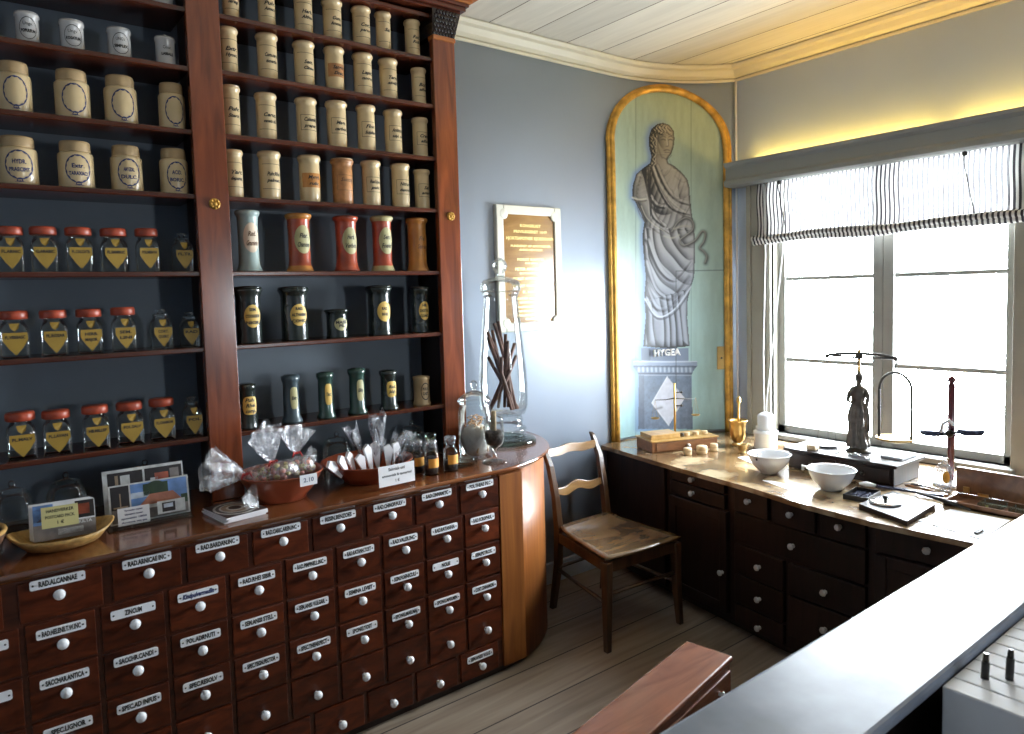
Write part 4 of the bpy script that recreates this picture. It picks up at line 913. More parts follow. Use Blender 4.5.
tv, tf = text_geo('HYGEA', .075, 0, .002); w_ = max(p[0] for p in tv)-min(p[0] for p in tv); th0 = 1.075; NV = NS*NZ
def onp(s, z, off): return (CX+(AR-off)*math.sin(s/1.075)-l0[0], CY+(AR-off)*math.cos(s/1.075)-l0[1], z-l0[2])
me.from_pydata([tuple(p) for p in verts-np.array(l0)]+[onp(.398+a*.195/w_, 1.293+b*.8, .032) for a, b in tv], [], [tuple(int(i) for i in p) for p in q]+[tuple(i+NV for i in f_) for f_ in tf])
ca = me.color_attributes.new('paint', 'FLOAT_COLOR', 'POINT'); ca.data.foreach_set('color', np.concatenate([np.concatenate([C.reshape(-1, 3), np.full((len(tv), 3), .78)], 0), np.ones((NS*NZ+len(tv), 1))], 1).ravel().astype(np.float32))
me.polygons.foreach_set('use_smooth', [True]*len(me.polygons))
mp_, nt, out_ = nodes('oil_paint_on_boards'); b = pbsdf(nt, out_, .36, 0, .0, .5); at = N(nt, 'ShaderNodeAttribute'); at.attribute_name = 'paint'; nt.links.new(at.outputs['Color'], b.inputs['Base Color'])
me.materials.append(mp_); o = bpy.data.objects.new('painted_panel', me); col.objects.link(o); o.parent = pt; LOC[o.name] = l0; s_ = o.modifiers.new('t', 'SOLIDIFY'); s_.thickness = .012; s_.offset = 1
def sp3(s, z, off):
    x, y = arcp(s, off); return (x, y, z)
m = M(); ro = [(-.002, .76)]+[(-.002, z) for z in np.linspace(.9, 2.6, 8)]+[(.405-.412*math.cos(a), 2.605+.36*math.sin(a)) for a in np.linspace(.05, PI-.05, 40)]+[(.820, z) for z in np.linspace(2.6, .9, 8)]+[(.820, .76)]
m.tube([sp3(s+.0, z, .026) for s, z in ro], .021, 10); m.tube([sp3(s+(-.022 if s < .4 else .022)*(1 if z < 2.62 else abs(s-.405)/.41), z+(.02 if z > 2.6 else 0)*(1-abs(s-.405)/.41), .018) for s, z in ro], .014, 8)
m.build('frame', 'gilt', pt)
m = M()
for k in range(1):
    P_ = [sp3(s, z, .021) for s, z in ((.752, 1.17), (.808, 1.17), (.808, 1.32), (.752, 1.32))]; P2 = [sp3(s, z, .027) for s, z in ((.752, 1.17), (.808, 1.17), (.808, 1.32), (.752, 1.32))]
    m.add(P_+P2, [(0, 1, 2, 3), (7, 6, 5, 4), (0, 4, 5, 1), (1, 5, 6, 2), (2, 6, 7, 3), (3, 7, 4, 0)])
    kx = sp3(.78, 1.245, .029); m.sphere(kx, .007, 1, 8, 6)
m.build('keyhole_plate', ['brass', 'iron'], pt)
# ------------------------------------------------------------------ plaque
t = thing('plaque', 'varnished wooden plaque with gold lettering in a cream frame', 'plaque', (2.53, 3.12, 1.49))
xa, xb, za, zb = 2.30, 2.765, 1.49, 2.185; fw = .05
m = M()
for a, b, c, d in ((xa, xa+fw, za, zb), (xb-fw, xb, za, zb), (xa+fw, xb-fw, za, za+fw), (xa+fw, xb-fw, zb-fw, zb)): m.box(a, b, 3.088, 3.119, c, d)
m.build('frame', 'plaqueframe', t, bevel=.006)
for x, z in ((xa+fw, za+fw), (xb-fw, za+fw), (xa+fw, zb-fw), (xb-fw, zb-fw)):
    mx = Matrix.Translation((x, 3.096, z)) @ Matrix.Rotation(PI/2, 4, 'X')
    M().lathe([(.030, 0), (.030, .006), (.022, .010), (.012, .008), (.0005, .012)], mx=mx, seg=16).build('corner_rosette', 'plaqueframe', t)
m = M().box(xa+.03, xb-.03, 3.098, 3.112, za+.03, zb-.03); xc = (xa+xb)/2+.01
for tx, zz, sz, wd_ in (('KONGELIGT', 2.075, .021, .15), ('PRIVILEGERET 1649', 2.042, .021, .24), ('HJORTEAPOTHEK KJOBENHAVN', 2.005, .023, .345), ('FUNDERET AF APOTHEKER', 1.963, .015, .29), ('ANNO MDCXLIX', 1.942, .014, .17), ('FORST KAPITEL', 1.888, .018, .20), ('OG SON', 1.868, .011, .09), ('PETER APOTHEKER', 1.835, .020, .235), ('BOTANISK I BY', 1.812, .014, .17), ('FORST APOTHEKEREN', 1.782, .019, .265), ('FORST PROVISOREN', 1.742, .019, .265), ('P. 1804 M.', 1.708, .018, .13), ('FLYTTET HERTIL I BYEN', 1.672, .014, .22), ('UNDER MESTER P', 1.650, .013, .18), ('GENOPBYGGET I STEDET', 1.625, .014, .25), ('AF APOTHEKER H.', 1.602, .012, .20), ('RESTAURERET OG AABNET', 1.578, .013, .24), ('MUSEUM', 1.556, .012, .10)):
    m.text(tx, sz, FRONT(xc, 3.0968, zz), 1, bold=.0008, width=wd_)
m.build('board', ['plaqueboard', 'gold'], t)

# ------------------------------------------------------------------ chair
ch = thing('wooden_chair', 'old dark wooden chair with worn plywood seat between counter and desk', 'chair', (2.56, 2.56, 0))
FL, FR, BL, BR = (2.330, 2.335), (2.785, 2.300), (2.440, 2.800), (2.800, 2.800)
def leg(pts, rs, name='leg'):
    m = M(); V = []
    for (x, y, z), r in zip(pts, rs): V += [(x-r, y-r, z), (x+r, y-r, z), (x+r, y+r, z), (x-r, y+r, z)]
    n_ = len(pts); m.add(V, [(3, 2, 1, 0), (4*n_-4, 4*n_-3, 4*n_-2, 4*n_-1)]+[(4*i+k, 4*i+(k+1) % 4, 4*i+4+(k+1) % 4, 4*i+4+k) for i in range(n_-1) for k in range(4)])
    return m.build(name, 'chairwood', ch, bevel=.003)
leg([(FL[0]-.018, FL[1]-.012, 0), (FL[0]-.008, FL[1]-.005, .2), (FL[0], FL[1], .425)], (.014, .018, .021)); leg([(FR[0]+.012, FR[1]-.012, 0), (FR[0]+.005, FR[1], .2), (FR[0], FR[1], .425)], (.014, .018, .021))
for (x, y), s_, nm in ((BL, -1, 'leg'), (BR, 1, 'leg')):
    leg([(x+s_*.01, y+.05, 0), (x, y+.01, .25), (x, y, .45), (x-s_*.000, y+.02, .62), (x+s_*.004, y+.055, .78), (x+s_*.008, y+.11, .885), (x+s_*.008, y+.125, .90)], (.015, .018, .019, .017, .016, .012, .008))
# seat: dished plywood with rounded front and raised back edge
m = M(); n1, n2 = 14, 14; V = []
def seatp(a, b):
    x = (FL[0]-.02+(FR[0]-FL[0]+.04)*a)*(1-b)+(BL[0]-.005+(BR[0]-BL[0]+.01)*a)*b; y = (FL[1]-.018+(FR[1]-FL[1])*a)*(1-b)+(BL[1]-.015)*b
    y -= .012*math.sin(PI*a)*(1-b)
    z = .455-.016*math.sin(PI*a)**.8*math.sin(PI*min(1, b*1.0))**.6+(.014*max(0, b-.85)/.15)
    return x, y, z
for j in range(n2+1):
    for i in range(n1+1): V.append(seatp(i/n1, j/n2))
m.add(V, [(j*(n1+1)+i, j*(n1+1)+i+1, (j+1)*(n1+1)+i+1, (j+1)*(n1+1)+i) for j in range(n2) for i in range(n1)], 0, True)
o = m.build('seat', 'seatwood', ch, solid=.012)
m = M()
def rail(p, q_, z0, z1, w=.011, mm=m): 
    a = Vector(p); b = Vector(q_); d = (b-a); d.normalize(); nrm = Vector((-d.y, d.x))
    mm.prism([tuple(a-nrm*w), tuple(b-nrm*w), tuple(b+nrm*w), tuple(a+nrm*w)], z0, z1)
for p, q_ in ((FL, FR), (FL, BL), (FR, BR), (BL, BR)): rail(p, q_, .378, .432)
m.build('seat_frame', 'chairwood', ch, bevel=.003)
for p, q_, z in ((FL, FR, .27), (FL, BL, .22), (FR, BR, .22), (BL, BR, .24)):
    M().tube([(p[0], p[1], z), (q_[0], q_[1], z)], .012, 8, flat=.7).build('stretcher', 'chairwood', ch)
def wavy(z0, y0, h, amp, name, k=1):
    m = M(); V = []; n_ = 24
    for i in range(n_+1):
        a = i/n_; x = BL[0]+(BR[0]-BL[0])*a; bow = .02*math.sin(PI*a)
        up = amp*(math.cos((a-.5)*4*PI)*.5+.5*math.cos((a-.5)*2*PI)); lo = amp*.7*math.cos((a-.5)*4*PI)
        for dz, dy in ((lo, 0), (h+up, .008)):
            for e in (0, .014): V.append((x, y0+bow+dy+e, z0+dz))
    f_ = []
    for i in range(n_):
        b = 4*i; f_ += [(b, b+4, b+6, b+2), (b+3, b+7, b+5, b+1), (b+2, b+6, b+7, b+3), (b+1, b+5, b+4, b)]
    f_ += [(0, 2, 3, 1), (4*n_+1, 4*n_+3, 4*n_+2, 4*n_)]
    m.add(V, f_, 0, False); return m.build(name, 'railwood', ch, bevel=.003)
wavy(.615, 2.812, .042, .014, 'back_slat'); wavy(.815, 2.868, .045, .006, 'top_rail')
# ------------------------------------------------------------------ things on the drawer counter
ZT = .935
GP = 'cellophane bags of sweets'
def fan(m, neck, d, L, wd, flat=.35, mi=0, seed=1, turns=7):
    """ruffled, flattened cone of film that opens from a tied neck"""
    rnd = random.Random(seed); d = Vector(d).normalized(); a = d.cross(Vector((.3, -1, .1))).normalized(); b = a.cross(d)
    V = []; n1, n2 = 9, 40; ph = [rnd.uniform(0, 6) for _ in range(4)]
    for i in range(n1+1):
        t_ = i/n1; R = .006+wd*t_**.75
        for k in range(n2):
            an = 2*PI*k/n2; rf = 1+.16*t_*math.sin(turns*an+ph[0])+.08*math.sin(3*an+ph[1]+3*t_)
            l_ = L*t_*(1+.13*math.sin(2*an+ph[2])+.06*math.sin(5*an+ph[3]))
            V.append(Vector(neck)+d*l_+a*math.cos(an)*R*rf+b*math.sin(an)*R*rf*flat)
    m.add(V, [(i*n2+k, i*n2+(k+1) % n2, (i+1)*n2+(k+1) % n2, (i+1)*n2+k) for i in range(n1) for k in range(n2)], mi, True); return m
def blob(m, c, r, sc_=(1, 1, 1), mi=0, seed=1, rough=.10):
    rnd = random.Random(seed); ph = [rnd.uniform(0, 6) for _ in range(6)]; V = []; n1, n2 = 12, 22
    for i in range(n1+1):
        for k in range(n2):
            th_ = PI*(i+.02)/(n1+.04); an = 2*PI*k/n2; q = 1+rough*(math.sin(3*an+ph[0]+4*th_)+.6*math.sin(7*an+ph[1]-3*th_)+.5*math.sin(5*th_+ph[2]))
            V.append((c[0]+r*q*math.sin(th_)*math.cos(an)*sc_[0], c[1]+r*q*math.sin(th_)*math.sin(an)*sc_[1], c[2]+r*q*math.cos(th_)*sc_[2]))
    m.add(V, [(i*n2+k, i*n2+(k+1) % n2, (i+1)*n2+(k+1) % n2, (i+1)*n2+k) for i in range(n1) for k in range(n2)], mi, True); return m
def bowl(name, lb, x, y, R, rb, h, matn='clay'):
    t = thing(name, lb, 'bowl', (x, y, ZT))
    M().lathe([(rb*.95, 0), (rb, .004), (rb*1.02, .012), (rb+(R-rb)*.45, h*.40), (R*.93, h*.82), (R*.97, h*.93), (R, h*.96), (R*.995, h), (R*.95, h*.985), (R*.90, h*.80), (rb+(R-rb)*.35, h*.36), (rb*.8, .018), (.002, .016)], x, y, ZT, 40).build('body', matn, t); return t
bowl('clay_bowl', 'red clay bowl filled with bagged sweets and a price tag', .940, 2.705, .160, .092, .108)
bags = [((.80, 2.685, 1.055), (-.85, -.10, .30), .145, .072, (.855, 2.70, 1.035), .058, 'bag of pale sweets lying in the clay bowl with its tail hanging out leftwards', 11),
        ((.895, 2.665, 1.09), (-.22, -.1, 1), .135, .066, (.93, 2.64, 1.055), .055, 'bag of sweets standing in the bowl with the tallest cellophane tail', 12),
        ((1.0, 2.70, 1.10), (.10, .1, 1), .10, .072, (1.0, 2.66, 1.055), .058, 'bag of pink and yellow sweets with a round cellophane tail', 13),
        ((1.05, 2.74, 1.06), (.8, .2, .35), .05, .028, (1.03, 2.745, 1.04), .045, 'small bag of orange sweets at the right of the clay bowl', 14)]
for nk, d, L, wd_, c, r, lb, sd in bags:
    t = thing('sweets_bag', lb, 'bag', c, 0, GP); rnd = random.Random(sd)
    m = blob(M(), c, r*.9, (1.15, .85, .85), 0, sd, .05); fan(m, nk, d, L, wd_, .35, 0, sd); m.build('film', 'film', t)
    for q, mt in enumerate(('sweet1', 'sweet2')):
        m = M()
        for _ in range(13):
            a = rnd.uniform(0, 2*PI); e = rnd.uniform(-.8, .9); rr = r*rnd.uniform(.55, .78); m.sphere((c[0]+rr*1.15*math.cos(a)*math.cos(e), c[1]+rr*.85*math.sin(a)*math.cos(e), c[2]+rr*.85*math.sin(e)), rnd.uniform(.009, .013), 0, 8, 6, (1, 1, .8))
        m.build('sweets', mt, t, kind='stuff')
    m = M().tube([tuple(Vector(nk)+Vector((.009*math.cos(2*PI*k/10), .009*math.sin(2*PI*k/10), .003*math.sin(k)))) for k in range(10)], .0035, 6, closed=True)
    for s_ in (-1, 1): m.tube([nk, tuple(Vector(nk)+Vector((.012*s_, -.012, .008))), tuple(Vector(nk)+Vector((.020*s_, -.016, -.012)))], .003, 6)
    m.build('ribbon', 'ribbon', t)
t = thing('tissue_scrap', 'crumpled white cellophane end hanging over the leaflets', 'wrapper', (.80, 2.60, .96))
fan(M(), (.815, 2.63, 1.03), (-.35, -.55, -.55), .10, .030, .3, 0, 5).build('film', 'film', t)
def card(name, lb, x, y, z, w_, h_, lines, matn='paper', rz=0, tilt=0, th_=.0012, ink='ink', grp=None, cat='sign', sizes=None):
    t = thing(name, lb, cat, (x, y, z), 0, grp); mx = FRONT(x, y, z, tilt, rz)
    m = M().box(-w_/2, w_/2, 0, h_, -th_, 0, 0, mx)
    for q, (tx, s_, wd_) in enumerate(lines):
        m.text(tx, s_, mx @ Matrix.Translation((0, h_*(1-(q+.75)/(len(lines)+.5)), .0006)), 1, bold=.0003, width=wd_)
    m.build('card', [matn, ink], t); return t
card('price_tag', 'small white price tag reading 2.10 on the sweets bowl', .985, 2.541, 1.008, .068, .042, [('2.10', .022, .04)], rz=.06, ink='bluink', cat='tag')
bowl('clay_bowl', 'wide red clay bowl holding paper packets and wrapped liquorice', 1.315, 2.725, .192, .10, .088)
card('price_sign', 'white handwritten sign propped against the wide clay bowl', 1.345, 2.522, .948, .165, .082, [('Salmiak uni', .017, .075), ('ammoniak & tamarind', .014, .135), ('1 €', .015, .018)], rz=.03, tilt=.06)
rnd = random.Random(5)
for k in range(8):
    x = 1.165+.035*k; y = 2.655+.012*(k % 3); h_ = rnd.uniform(.085, .12); w_ = .042; z = .985
    mx = Matrix.Translation((x, y, z)) @ Matrix.Rotation(rnd.uniform(-.5, .5)+.2, 4, 'Z') @ Matrix.Rotation((-.75+.13*k), 4, 'Y')
    m = M().add([mx @ Vector(p) for p in ((-.006, -.003, 0), (.006, -.003, 0), (w_/2, -.006, h_*.75), (w_*.1, -.007, h_), (-w_/2, -.006, h_*.9), (-.006, .003, 0), (.006, .003, 0), (w_/2, .006, h_*.75), (w_*.1, .007, h_), (-w_/2, .006, h_*.9))],
        [(0, 1, 2, 3, 4), (9, 8, 7, 6, 5), (0, 5, 6, 1), (1, 6, 7, 2), (2, 7, 8, 3), (3, 8, 9, 4), (4, 9, 5, 0)])
    o = m.build('paper_packet', 'paper'); tag(o, 'folded white paper packet standing in the wide clay bowl, %s' % (ORD[k]+' from left' if k else 'leftmost'), 'packet', 'paper packets in the wide bowl')
LQ = [((1.31, 2.75, 1.02), (-.35, .0, 1), .15, .03), ((1.37, 2.73, 1.03), (-.02, -.05, 1), .17, .042), ((1.40, 2.69, 1.01), (.45, -.1, .9), .12, .036), ((1.44, 2.72, 1.01), (.75, .0, .75), .12, .034), ((1.41, 2.64, .995), (.2, -.2, .6), .06, .032), ((1.34, 2.69, 1.0), (.1, -.1, .8), .11, .03)]
for k, (p, d, L, w_) in enumerate(LQ):
    t = thing('liquorice_packet', 'cellophane packet of black liquorice sticks, %s in the wide bowl' % ['leaning left behind the papers', 'standing tallest', 'leaning right', 'lying furthest right', 'lowest at the front rim', 'upright at the middle'][k], 'packet', p, 0, 'liquorice packets in the wide bowl')
    fan(M(), p, d, L, w_, .4, 0, 30+k, 5).build('film', 'film', t)
    dv = Vector(d).normalized()
    for q in range(2):
        o_ = Vector((.008*(q-.5), .004*q, 0)); pp = [tuple(Vector(p)+o_+dv*(L*.85*s_)+Vector((.012*math.sin(s_*3+q)*(q*2-1), 0, 0))) for s_ in np.linspace(0, 1, 7)]
        M().tube(pp, .0045, 6).build('stick', 'ink', t)
# stacked vials
def vial(x, y, r, h, lb, lab=True):
    t = thing('glass_vial', lb, 'vial', (x, y, ZT), 0, 'small stoppered vials')
    M().lathe([(r*.92, 0), (r, .004), (r, h*.58), (r*.92, h*.64), (r*.62, h*.70), (r*.60, h*.78), (r*.74, h*.80), (r*.74, h*.83)], x, y, ZT, 20).build('body', 'glass', t)
    M().lathe([(r*.55, h*.74), (r*.58, h*.84), (r*.80, h*.87), (r*.82, h*.97), (r*.6, h), (.002, h)], x, y, ZT, 16).build('stopper', 'gglass' if not lab else 'film', t)
    M().lathe([(.002, .006), (r*.9, .007), (r*.92, h*.30), (r*.5, h*.34), (.002, h*.35)], x, y, ZT, 16).build('contents', 'seed', t)
    if lab: M().wpatch([(-r*.95, -h*.13), (r*.95, -h*.13), (r*.95, h*.13), (-r*.95, h*.13)], r+.0008, ZT+h*.36, x, y).build('label', 'orange_lbl' if 'orange_lbl' in MAT else 'yellow_lbl', t)
MAT['orange_lbl'] = mat('orange_paper_label', (.80, .36, .05), .5)
vial(1.555, 2.605, .031, .150, 'small glass vial with orange label, left of the two front vials'); vial(1.650, 2.600, .032, .155, 'small glass vial with orange label nearest the counter edge on the right')
vial(1.528, 2.677, .029, .145, 'small glass vial half hidden behind the left front vial'); vial(1.612, 2.700, .033, .16, 'wider glass vial without label behind the front pair', False); vial(1.562, 2.762, .033, .16, 'unlabelled glass vial furthest back beside the clay bowl', False)
t = thing('glass_dish', 'low clear glass dish with knobbed lid beside the vials', 'dish', (1.755, 2.655, ZT))
M().lathe([(.045, 0), (.060, .006), (.064, .022), (.066, .024), (.06, .02), (.045, .008)], 1.755, 2.655, ZT, 28).build('dish', 'glass', t)
M().lathe([(.058, .025), (.045, .036), (.012, .042), (.008, .052), (.016, .062), (.010, .074), (.001, .076)], 1.755, 2.655, ZT, 28).build('lid', 'glass', t)
# lidded jar with straw curls
x, y = 1.885, 2.745
t = thing('lidded_glass_jar', 'round lidded glass jar full of pale root shavings and straw curls', 'jar', (x, y, ZT))
M().lathe([(.070, 0), (.076, .006), (.080, .06), (.081, .20), (.076, .235), (.068, .25), (.078, .258)], x, y, ZT, 32).build('body', 'glass', t)
M().lathe([(.080, .260), (.080, .272), (.062, .295), (.025, .312), (.010, .318), (.008, .328), (.018, .340), (.018, .352), (.008, .362), (.001, .364)], x, y, ZT, 28).build('lid', 'glass', t)
m = blob(M(), (x, y, ZT+.085), .070, (1, 1, 1.12), 0, 3, .06); m.build('root_shavings', 'wool', t, kind='stuff')
rnd = random.Random(8); m = M()
for _ in range(26):
    a = rnd.uniform(0, 6.3); rr = rnd.uniform(.01, .05); p = Vector((x+rr*math.cos(a), y-.01+rr*math.sin(a), ZT+.165+rnd.uniform(-.02, .025))); R = rnd.uniform(.008, .016); ph_ = rnd.uniform(0, 6)
    m.tube([tuple(p+Vector((R*math.cos(ph_+q), R*math.sin(ph_+q)*.6, .004*q))) for q in np.linspace(0, 4.5, 8)], .0022, 5)
m.build('straw_curls', 'straw', t, kind='stuff')
for a, b in ((-.03, .02), (.03, .035)): M().tube([(x+a, y-.055, ZT+.03), (x+b-.02, y-.05, ZT+.15)], .005, 6).build('twig', 'pwood', t)
# goblet
x, y = 1.885, 2.595
t = thing('glass_goblet', 'footed glass goblet of dark seeds with a pale cork scoop', 'goblet', (x, y, ZT))
M().lathe([(.058, 0), (.058, .004), (.030, .014), (.009, .024), (.008, .058), (.014, .066), (.036, .080), (.046, .105), (.047, .16), (.043, .195), (.045, .205)], x, y, ZT, 28).build('goblet', 'glass', t)
M().lathe([(.002, .074), (.034, .086), (.042, .108), (.042, .140), (.03, .148), (.002, .15)], x, y, ZT, 20).build('seeds', 'seed', t, kind='stuff')
M().tube([(x-.005, y, ZT+.14), (x+.004, y+.004, ZT+.235)], [.020, .014], 10, flat=.6).build('scoop', 'cork', t)
# tall show jar
x, y = 2.195, 2.93
t = thing('show_jar', 'very tall tapering glass show jar filled with long brown sticks', 'jar', (x, y, ZT))
M().lathe([(.150, 0), (.165, .004), (.165, .016), (.150, .022), (.11, .026)], x, y, ZT, 40).build('foot_plate', 'gglass', t)
m = M(); m.lathe([(.105, .026), (.112, .036), (.108, .05), (.120, .060), (.116, .074), (.098, .082), (.096, .10), (.102, .115), (.092, .135)], x, y, ZT, 36).build('turned_base', 'glass', t)
M().lathe([(.05, .135), (.112, .148), (.126, .185), (.128, .30), (.120, .42), (.105, .58), (.093, .70), (.088, .745), (.09, .76), (.098, .765), (.098, .775)], x, y, ZT, 40).build('body', 'glass', t)
M().lathe([(.103, .777), (.106, .79), (.104, .82), (.085, .84), (.05, .85), (.022, .856), (.015, .87), (.032, .885), (.040, .91), (.030, .935), (.01, .95), (.001, .952)], x, y, ZT, 36).build('lid', 'glass', t)
rnd = random.Random(21)
for k in range(13):
    a = rnd.uniform(0, 6.28); b = a+PI+rnd.uniform(-.8, .8); h_ = rnd.uniform(.36, .60); p0 = Vector((x+.088*math.cos(a), y+.06*math.sin(a), ZT+.17)); p1 = Vector((x+.080*math.cos(b), y+.06*math.sin(b), ZT+.15+h_*.80)); mid = (p0+p1)/2+Vector((rnd.uniform(-.012, .012), rnd.uniform(-.012, .012), 0))
    M().tube([tuple(p0), tuple(mid), tuple(p1)], [.008, .0105, .009], 7).build('bark_stick', 'stick', t)
# jars in the shade under the lowest shelf boards
for k, (x, y, s_) in enumerate(((1.30, 2.995, 1), (1.685, 2.995, 1.05), (.26, 2.99, .95), (.10, 2.98, .9), (.52, 3.0, 1))):
    t = thing('squat_glass_jar', ['dim squat glass jar behind the paper packets', 'dim squat glass jar behind the vials under the lowest shelf', 'dim glass jar behind the straw tray of cards', 'dim glass jar at the far left under the lowest shelf', 'dim glass jar behind the postcard rack'][k], 'jar', (x, y, ZT), 0, 'squat glass jars in the shade of the lowest shelf')
    M().lathe([(.06*s_, 0), (.066*s_, .005), (.068*s_, .09), (.058*s_, .112), (.05*s_, .118), (.056*s_, .124)], x, y, ZT, 24).build('body', 'glass', t)
    M().lathe([(.056*s_, .125), (.04*s_, .138), (.01, .145), (.012, .158), (.008, .168), (.001, .17)], x, y, ZT, 20).build('lid', 'glass', t)
# straw tray with cards and dark basket
x, y = .212, 2.66
t = thing('straw_tray', 'shallow straw-coloured tray holding a pack of printed cards', 'tray', (x, y, ZT)); m = M(); V = []; n2 = 40
for (rr, hh) in ((.075, 0), (.10, .008), (.135, .032), (.145, .045), (.139, .046), (.10, .016), (.07, .010)):
    for k in range(n2):
        a = 2*PI*k/n2; lift = .018*math.cos(a)**4*(hh > .02); V.append((x+rr*1.02*math.cos(a), y+rr*.80*math.sin(a), ZT+hh+lift+.0012*(k % 2)))
m.add(V, [(i*n2+k, i*n2+(k+1) % n2, (i+1)*n2+(k+1) % n2, (i+1)*n2+k) for i in range(6) for k in range(n2)]+[tuple(reversed(range(n2))), tuple(range(6*n2, 7*n2))], 0, True); m.build('tray', 'wicker', t)
for k in range(4):
    o = M(); mx = FRONT(.220-.003*k, 2.655+.010*k, .960, .30, -.10)
    o.box(-.085, .085, 0, .112, -.006, 0, 0, mx)
    if k == 0:
        e = .0005
        def pt_(a, b, c, d, mi): o.box(a, b, c, d, 0, e, mi, mx)
        pt_(-.085, -.03, .050, .112, 2); pt_(-.085, .085, 0, .050, 1); pt_(.03, .083, .055, .11, 3); pt_(-.02, .05, .012, .030, 4); pt_(-.085, -.055, .06, .10, 5); pt_(.035, .07, .066, .10, 6)
        o.text('KILTA', .014, mx @ Matrix.Translation((.056, .043, .0012)), 4, bold=.0004)
    o = o.build('printed_card', ['paper', 'p_greyp', 'p_sky', 'p_dk', 'p_whitep', 'p_brownp', 'p_redp'])
    tag(o, ['printed card with collage pictures, front one of the pack in the straw tray', 'printed card just behind the front card in the straw tray', 'third card of the pack leaning in the straw tray', 'rearmost card of the pack in the straw tray'][k], 'card', 'cards in the straw tray')
card('paper_note', 'yellow handwritten price note stuck on the pack of cards', .207, 2.6425, 1.002, .100, .066, [('HANDVERKER', .014, .075), ('POSTCARD PACK.', .013, .080), ('1 €', .014, .018)], 'note', -.10, .30, cat='note')
x, y = -.072, 2.655
t = thing('wicker_basket', 'dark round wicker basket cut by the left edge of the picture', 'basket', (x, y, ZT)); m = M(); V = []; n2 = 48
for i, (rr, hh) in enumerate(((.085, 0), (.10, .015), (.112, .03), (.12, .045), (.128, .06), (.134, .075), (.139, .088), (.132, .09), (.115, .05), (.09, .01))):
    for k in range(n2): a = 2*PI*k/n2; q = 1+.022*(1 if (k//2+i) % 2 else -1)*(i < 7); V.append((x+rr*q*math.cos(a), y+rr*q*math.sin(a), ZT+hh))
m.add(V, [(i*n2+k, i*n2+(k+1) % n2, (i+1)*n2+(k+1) % n2, (i+1)*n2+k) for i in range(9) for k in range(n2)]+[tuple(reversed(range(n2))), tuple(range(9*n2, 10*n2))], 0, True); m.build('basket', 'wicker_dk', t)
M().tube([(x+.136*math.cos(a), y+.136*math.sin(a), ZT+.091) for a in np.linspace(0, 2*PI, 40, endpoint=False)], .007, 8, closed=True).build('rim', 'wicker', t)
tag(M().box(-.07, .05, 0, .13, -.012, 0, 0, FRONT(-.055, 2.69, ZT+.02, .25, -.3)).build('greeting_card', 'p_brownp'), 'brown card standing up in the dark wicker basket', 'card')
card('price_tag', 'white price tag hooked on the dark wicker basket', -.002, 2.533, .955, .05, .035, [('2 €', .018, .025)], rz=.35, cat='tag', ink='bluink')
# postcard rack
t = thing('card_rack', 'clear plastic rack standing on the counter with postcards in it', 'rack', (.485, 2.75, ZT))
m = M(); mx0 = FRONT(.480, 2.80, ZT+.004, .22, 0)
m.box(.345, .615, 2.685, 2.815, ZT, ZT+.004); m.box(-.13, .13, 0, .12, -.003, 0, 0, mx0); m.box(.36, .60, 2.715, 2.718, ZT, ZT+.025); m.box(.36, .60, 2.685, 2.688, ZT, ZT+.022)
m.build('rack', 'glass', t)
o = M(); mx = FRONT(.480, 2.785, ZT+.006, .16, -.03)
o.box(-.13, .13, 0, .180, -.003, 0, 0, mx)
for a, b, c, d, mi in ((-.115, -.004, .01, .170, 1), (.003, .125, .01, .170, 1), (-.075, -.045, .10, .158, 2), (-.092, -.082, .09, .16, 3), (-.01, -.02, .1, .11, 2), (.02, .045, .10, .135, 2), (.085, .115, .08, .16, 4), (.035, .08, .12, .15, 5)): o.box(min(a, b), max(a, b), c, d, 0, .0006 if mi == 1 else .0011, mi, mx)
tag(o.build('postcard', ['p_whitep', 'p_dk', 'p_whitep', 'p_tanp', 'p_greyp', 'p_redp']), 'white-bordered postcard with two dark interior views, standing at the back', 'postcard', 'postcards in the clear rack')
o = M(); mx = FRONT(.487, 2.745, ZT+.006, .14, -.03)
o.box(-.128, .128, 0, .135, -.003, 0, 0, mx)
for a, b, c, d, mi, e in ((-.122, -.065, .005, .13, 1, 1), (-.060, .122, .005, .130, 2, 1), (-.060, .0, .08, .10, 8, 2), (-.02, .06, .085, .125, 3, 2), (.10, .122, .04, .07, 3, 2), (-.115, -.07, .055, .060, 5, 2), (-.095, -.091, .06, .105, 5, 2), (-.122, -.065, .005, .05, 6, 2), (-.060, .122, .005, .04, 6, 2), (-.03, .10, .04, .052, 7, 2)): o.box(a, b, c, d, 0, .0006*e, mi, mx)
rf = [(-.035, .052), (.105, .052), (.075, .088), (0, .088)]; o.add([mx @ Vector((a, b, .0018)) for a, b in rf], [(0, 1, 2, 3)], 4)
cl = [(.0+.03*math.cos(q*PI/8), .10+.02*math.sin(q*PI/8)) for q in range(16)]; o.add([mx @ Vector((a+.02, b+.012, .0015)) for a, b in cl], [tuple(range(16))], 3)
tag(o.build('postcard', ['p_whitep', 'p_dk', 'p_sky', 'p_tree', 'p_roof', 'p_tanp', 'p_greyp', 'p_whitep', 'p_cloud']), 'postcard showing a red-roofed house under blue sky, standing at the front', 'postcard', 'postcards in the clear rack')
card('text_card', 'small white printed text card in front of the house postcard', .425, 2.700, ZT+.012, .098, .060, [('Farmasian museo', .0085, .055), ('kiinteistö museo', .0085, .055), ('apteekki 1800', .0085, .078), ('Avoinna ma-pe', .0085, .078)], rz=-.03, tilt=.1, ink='bluink', cat='card')
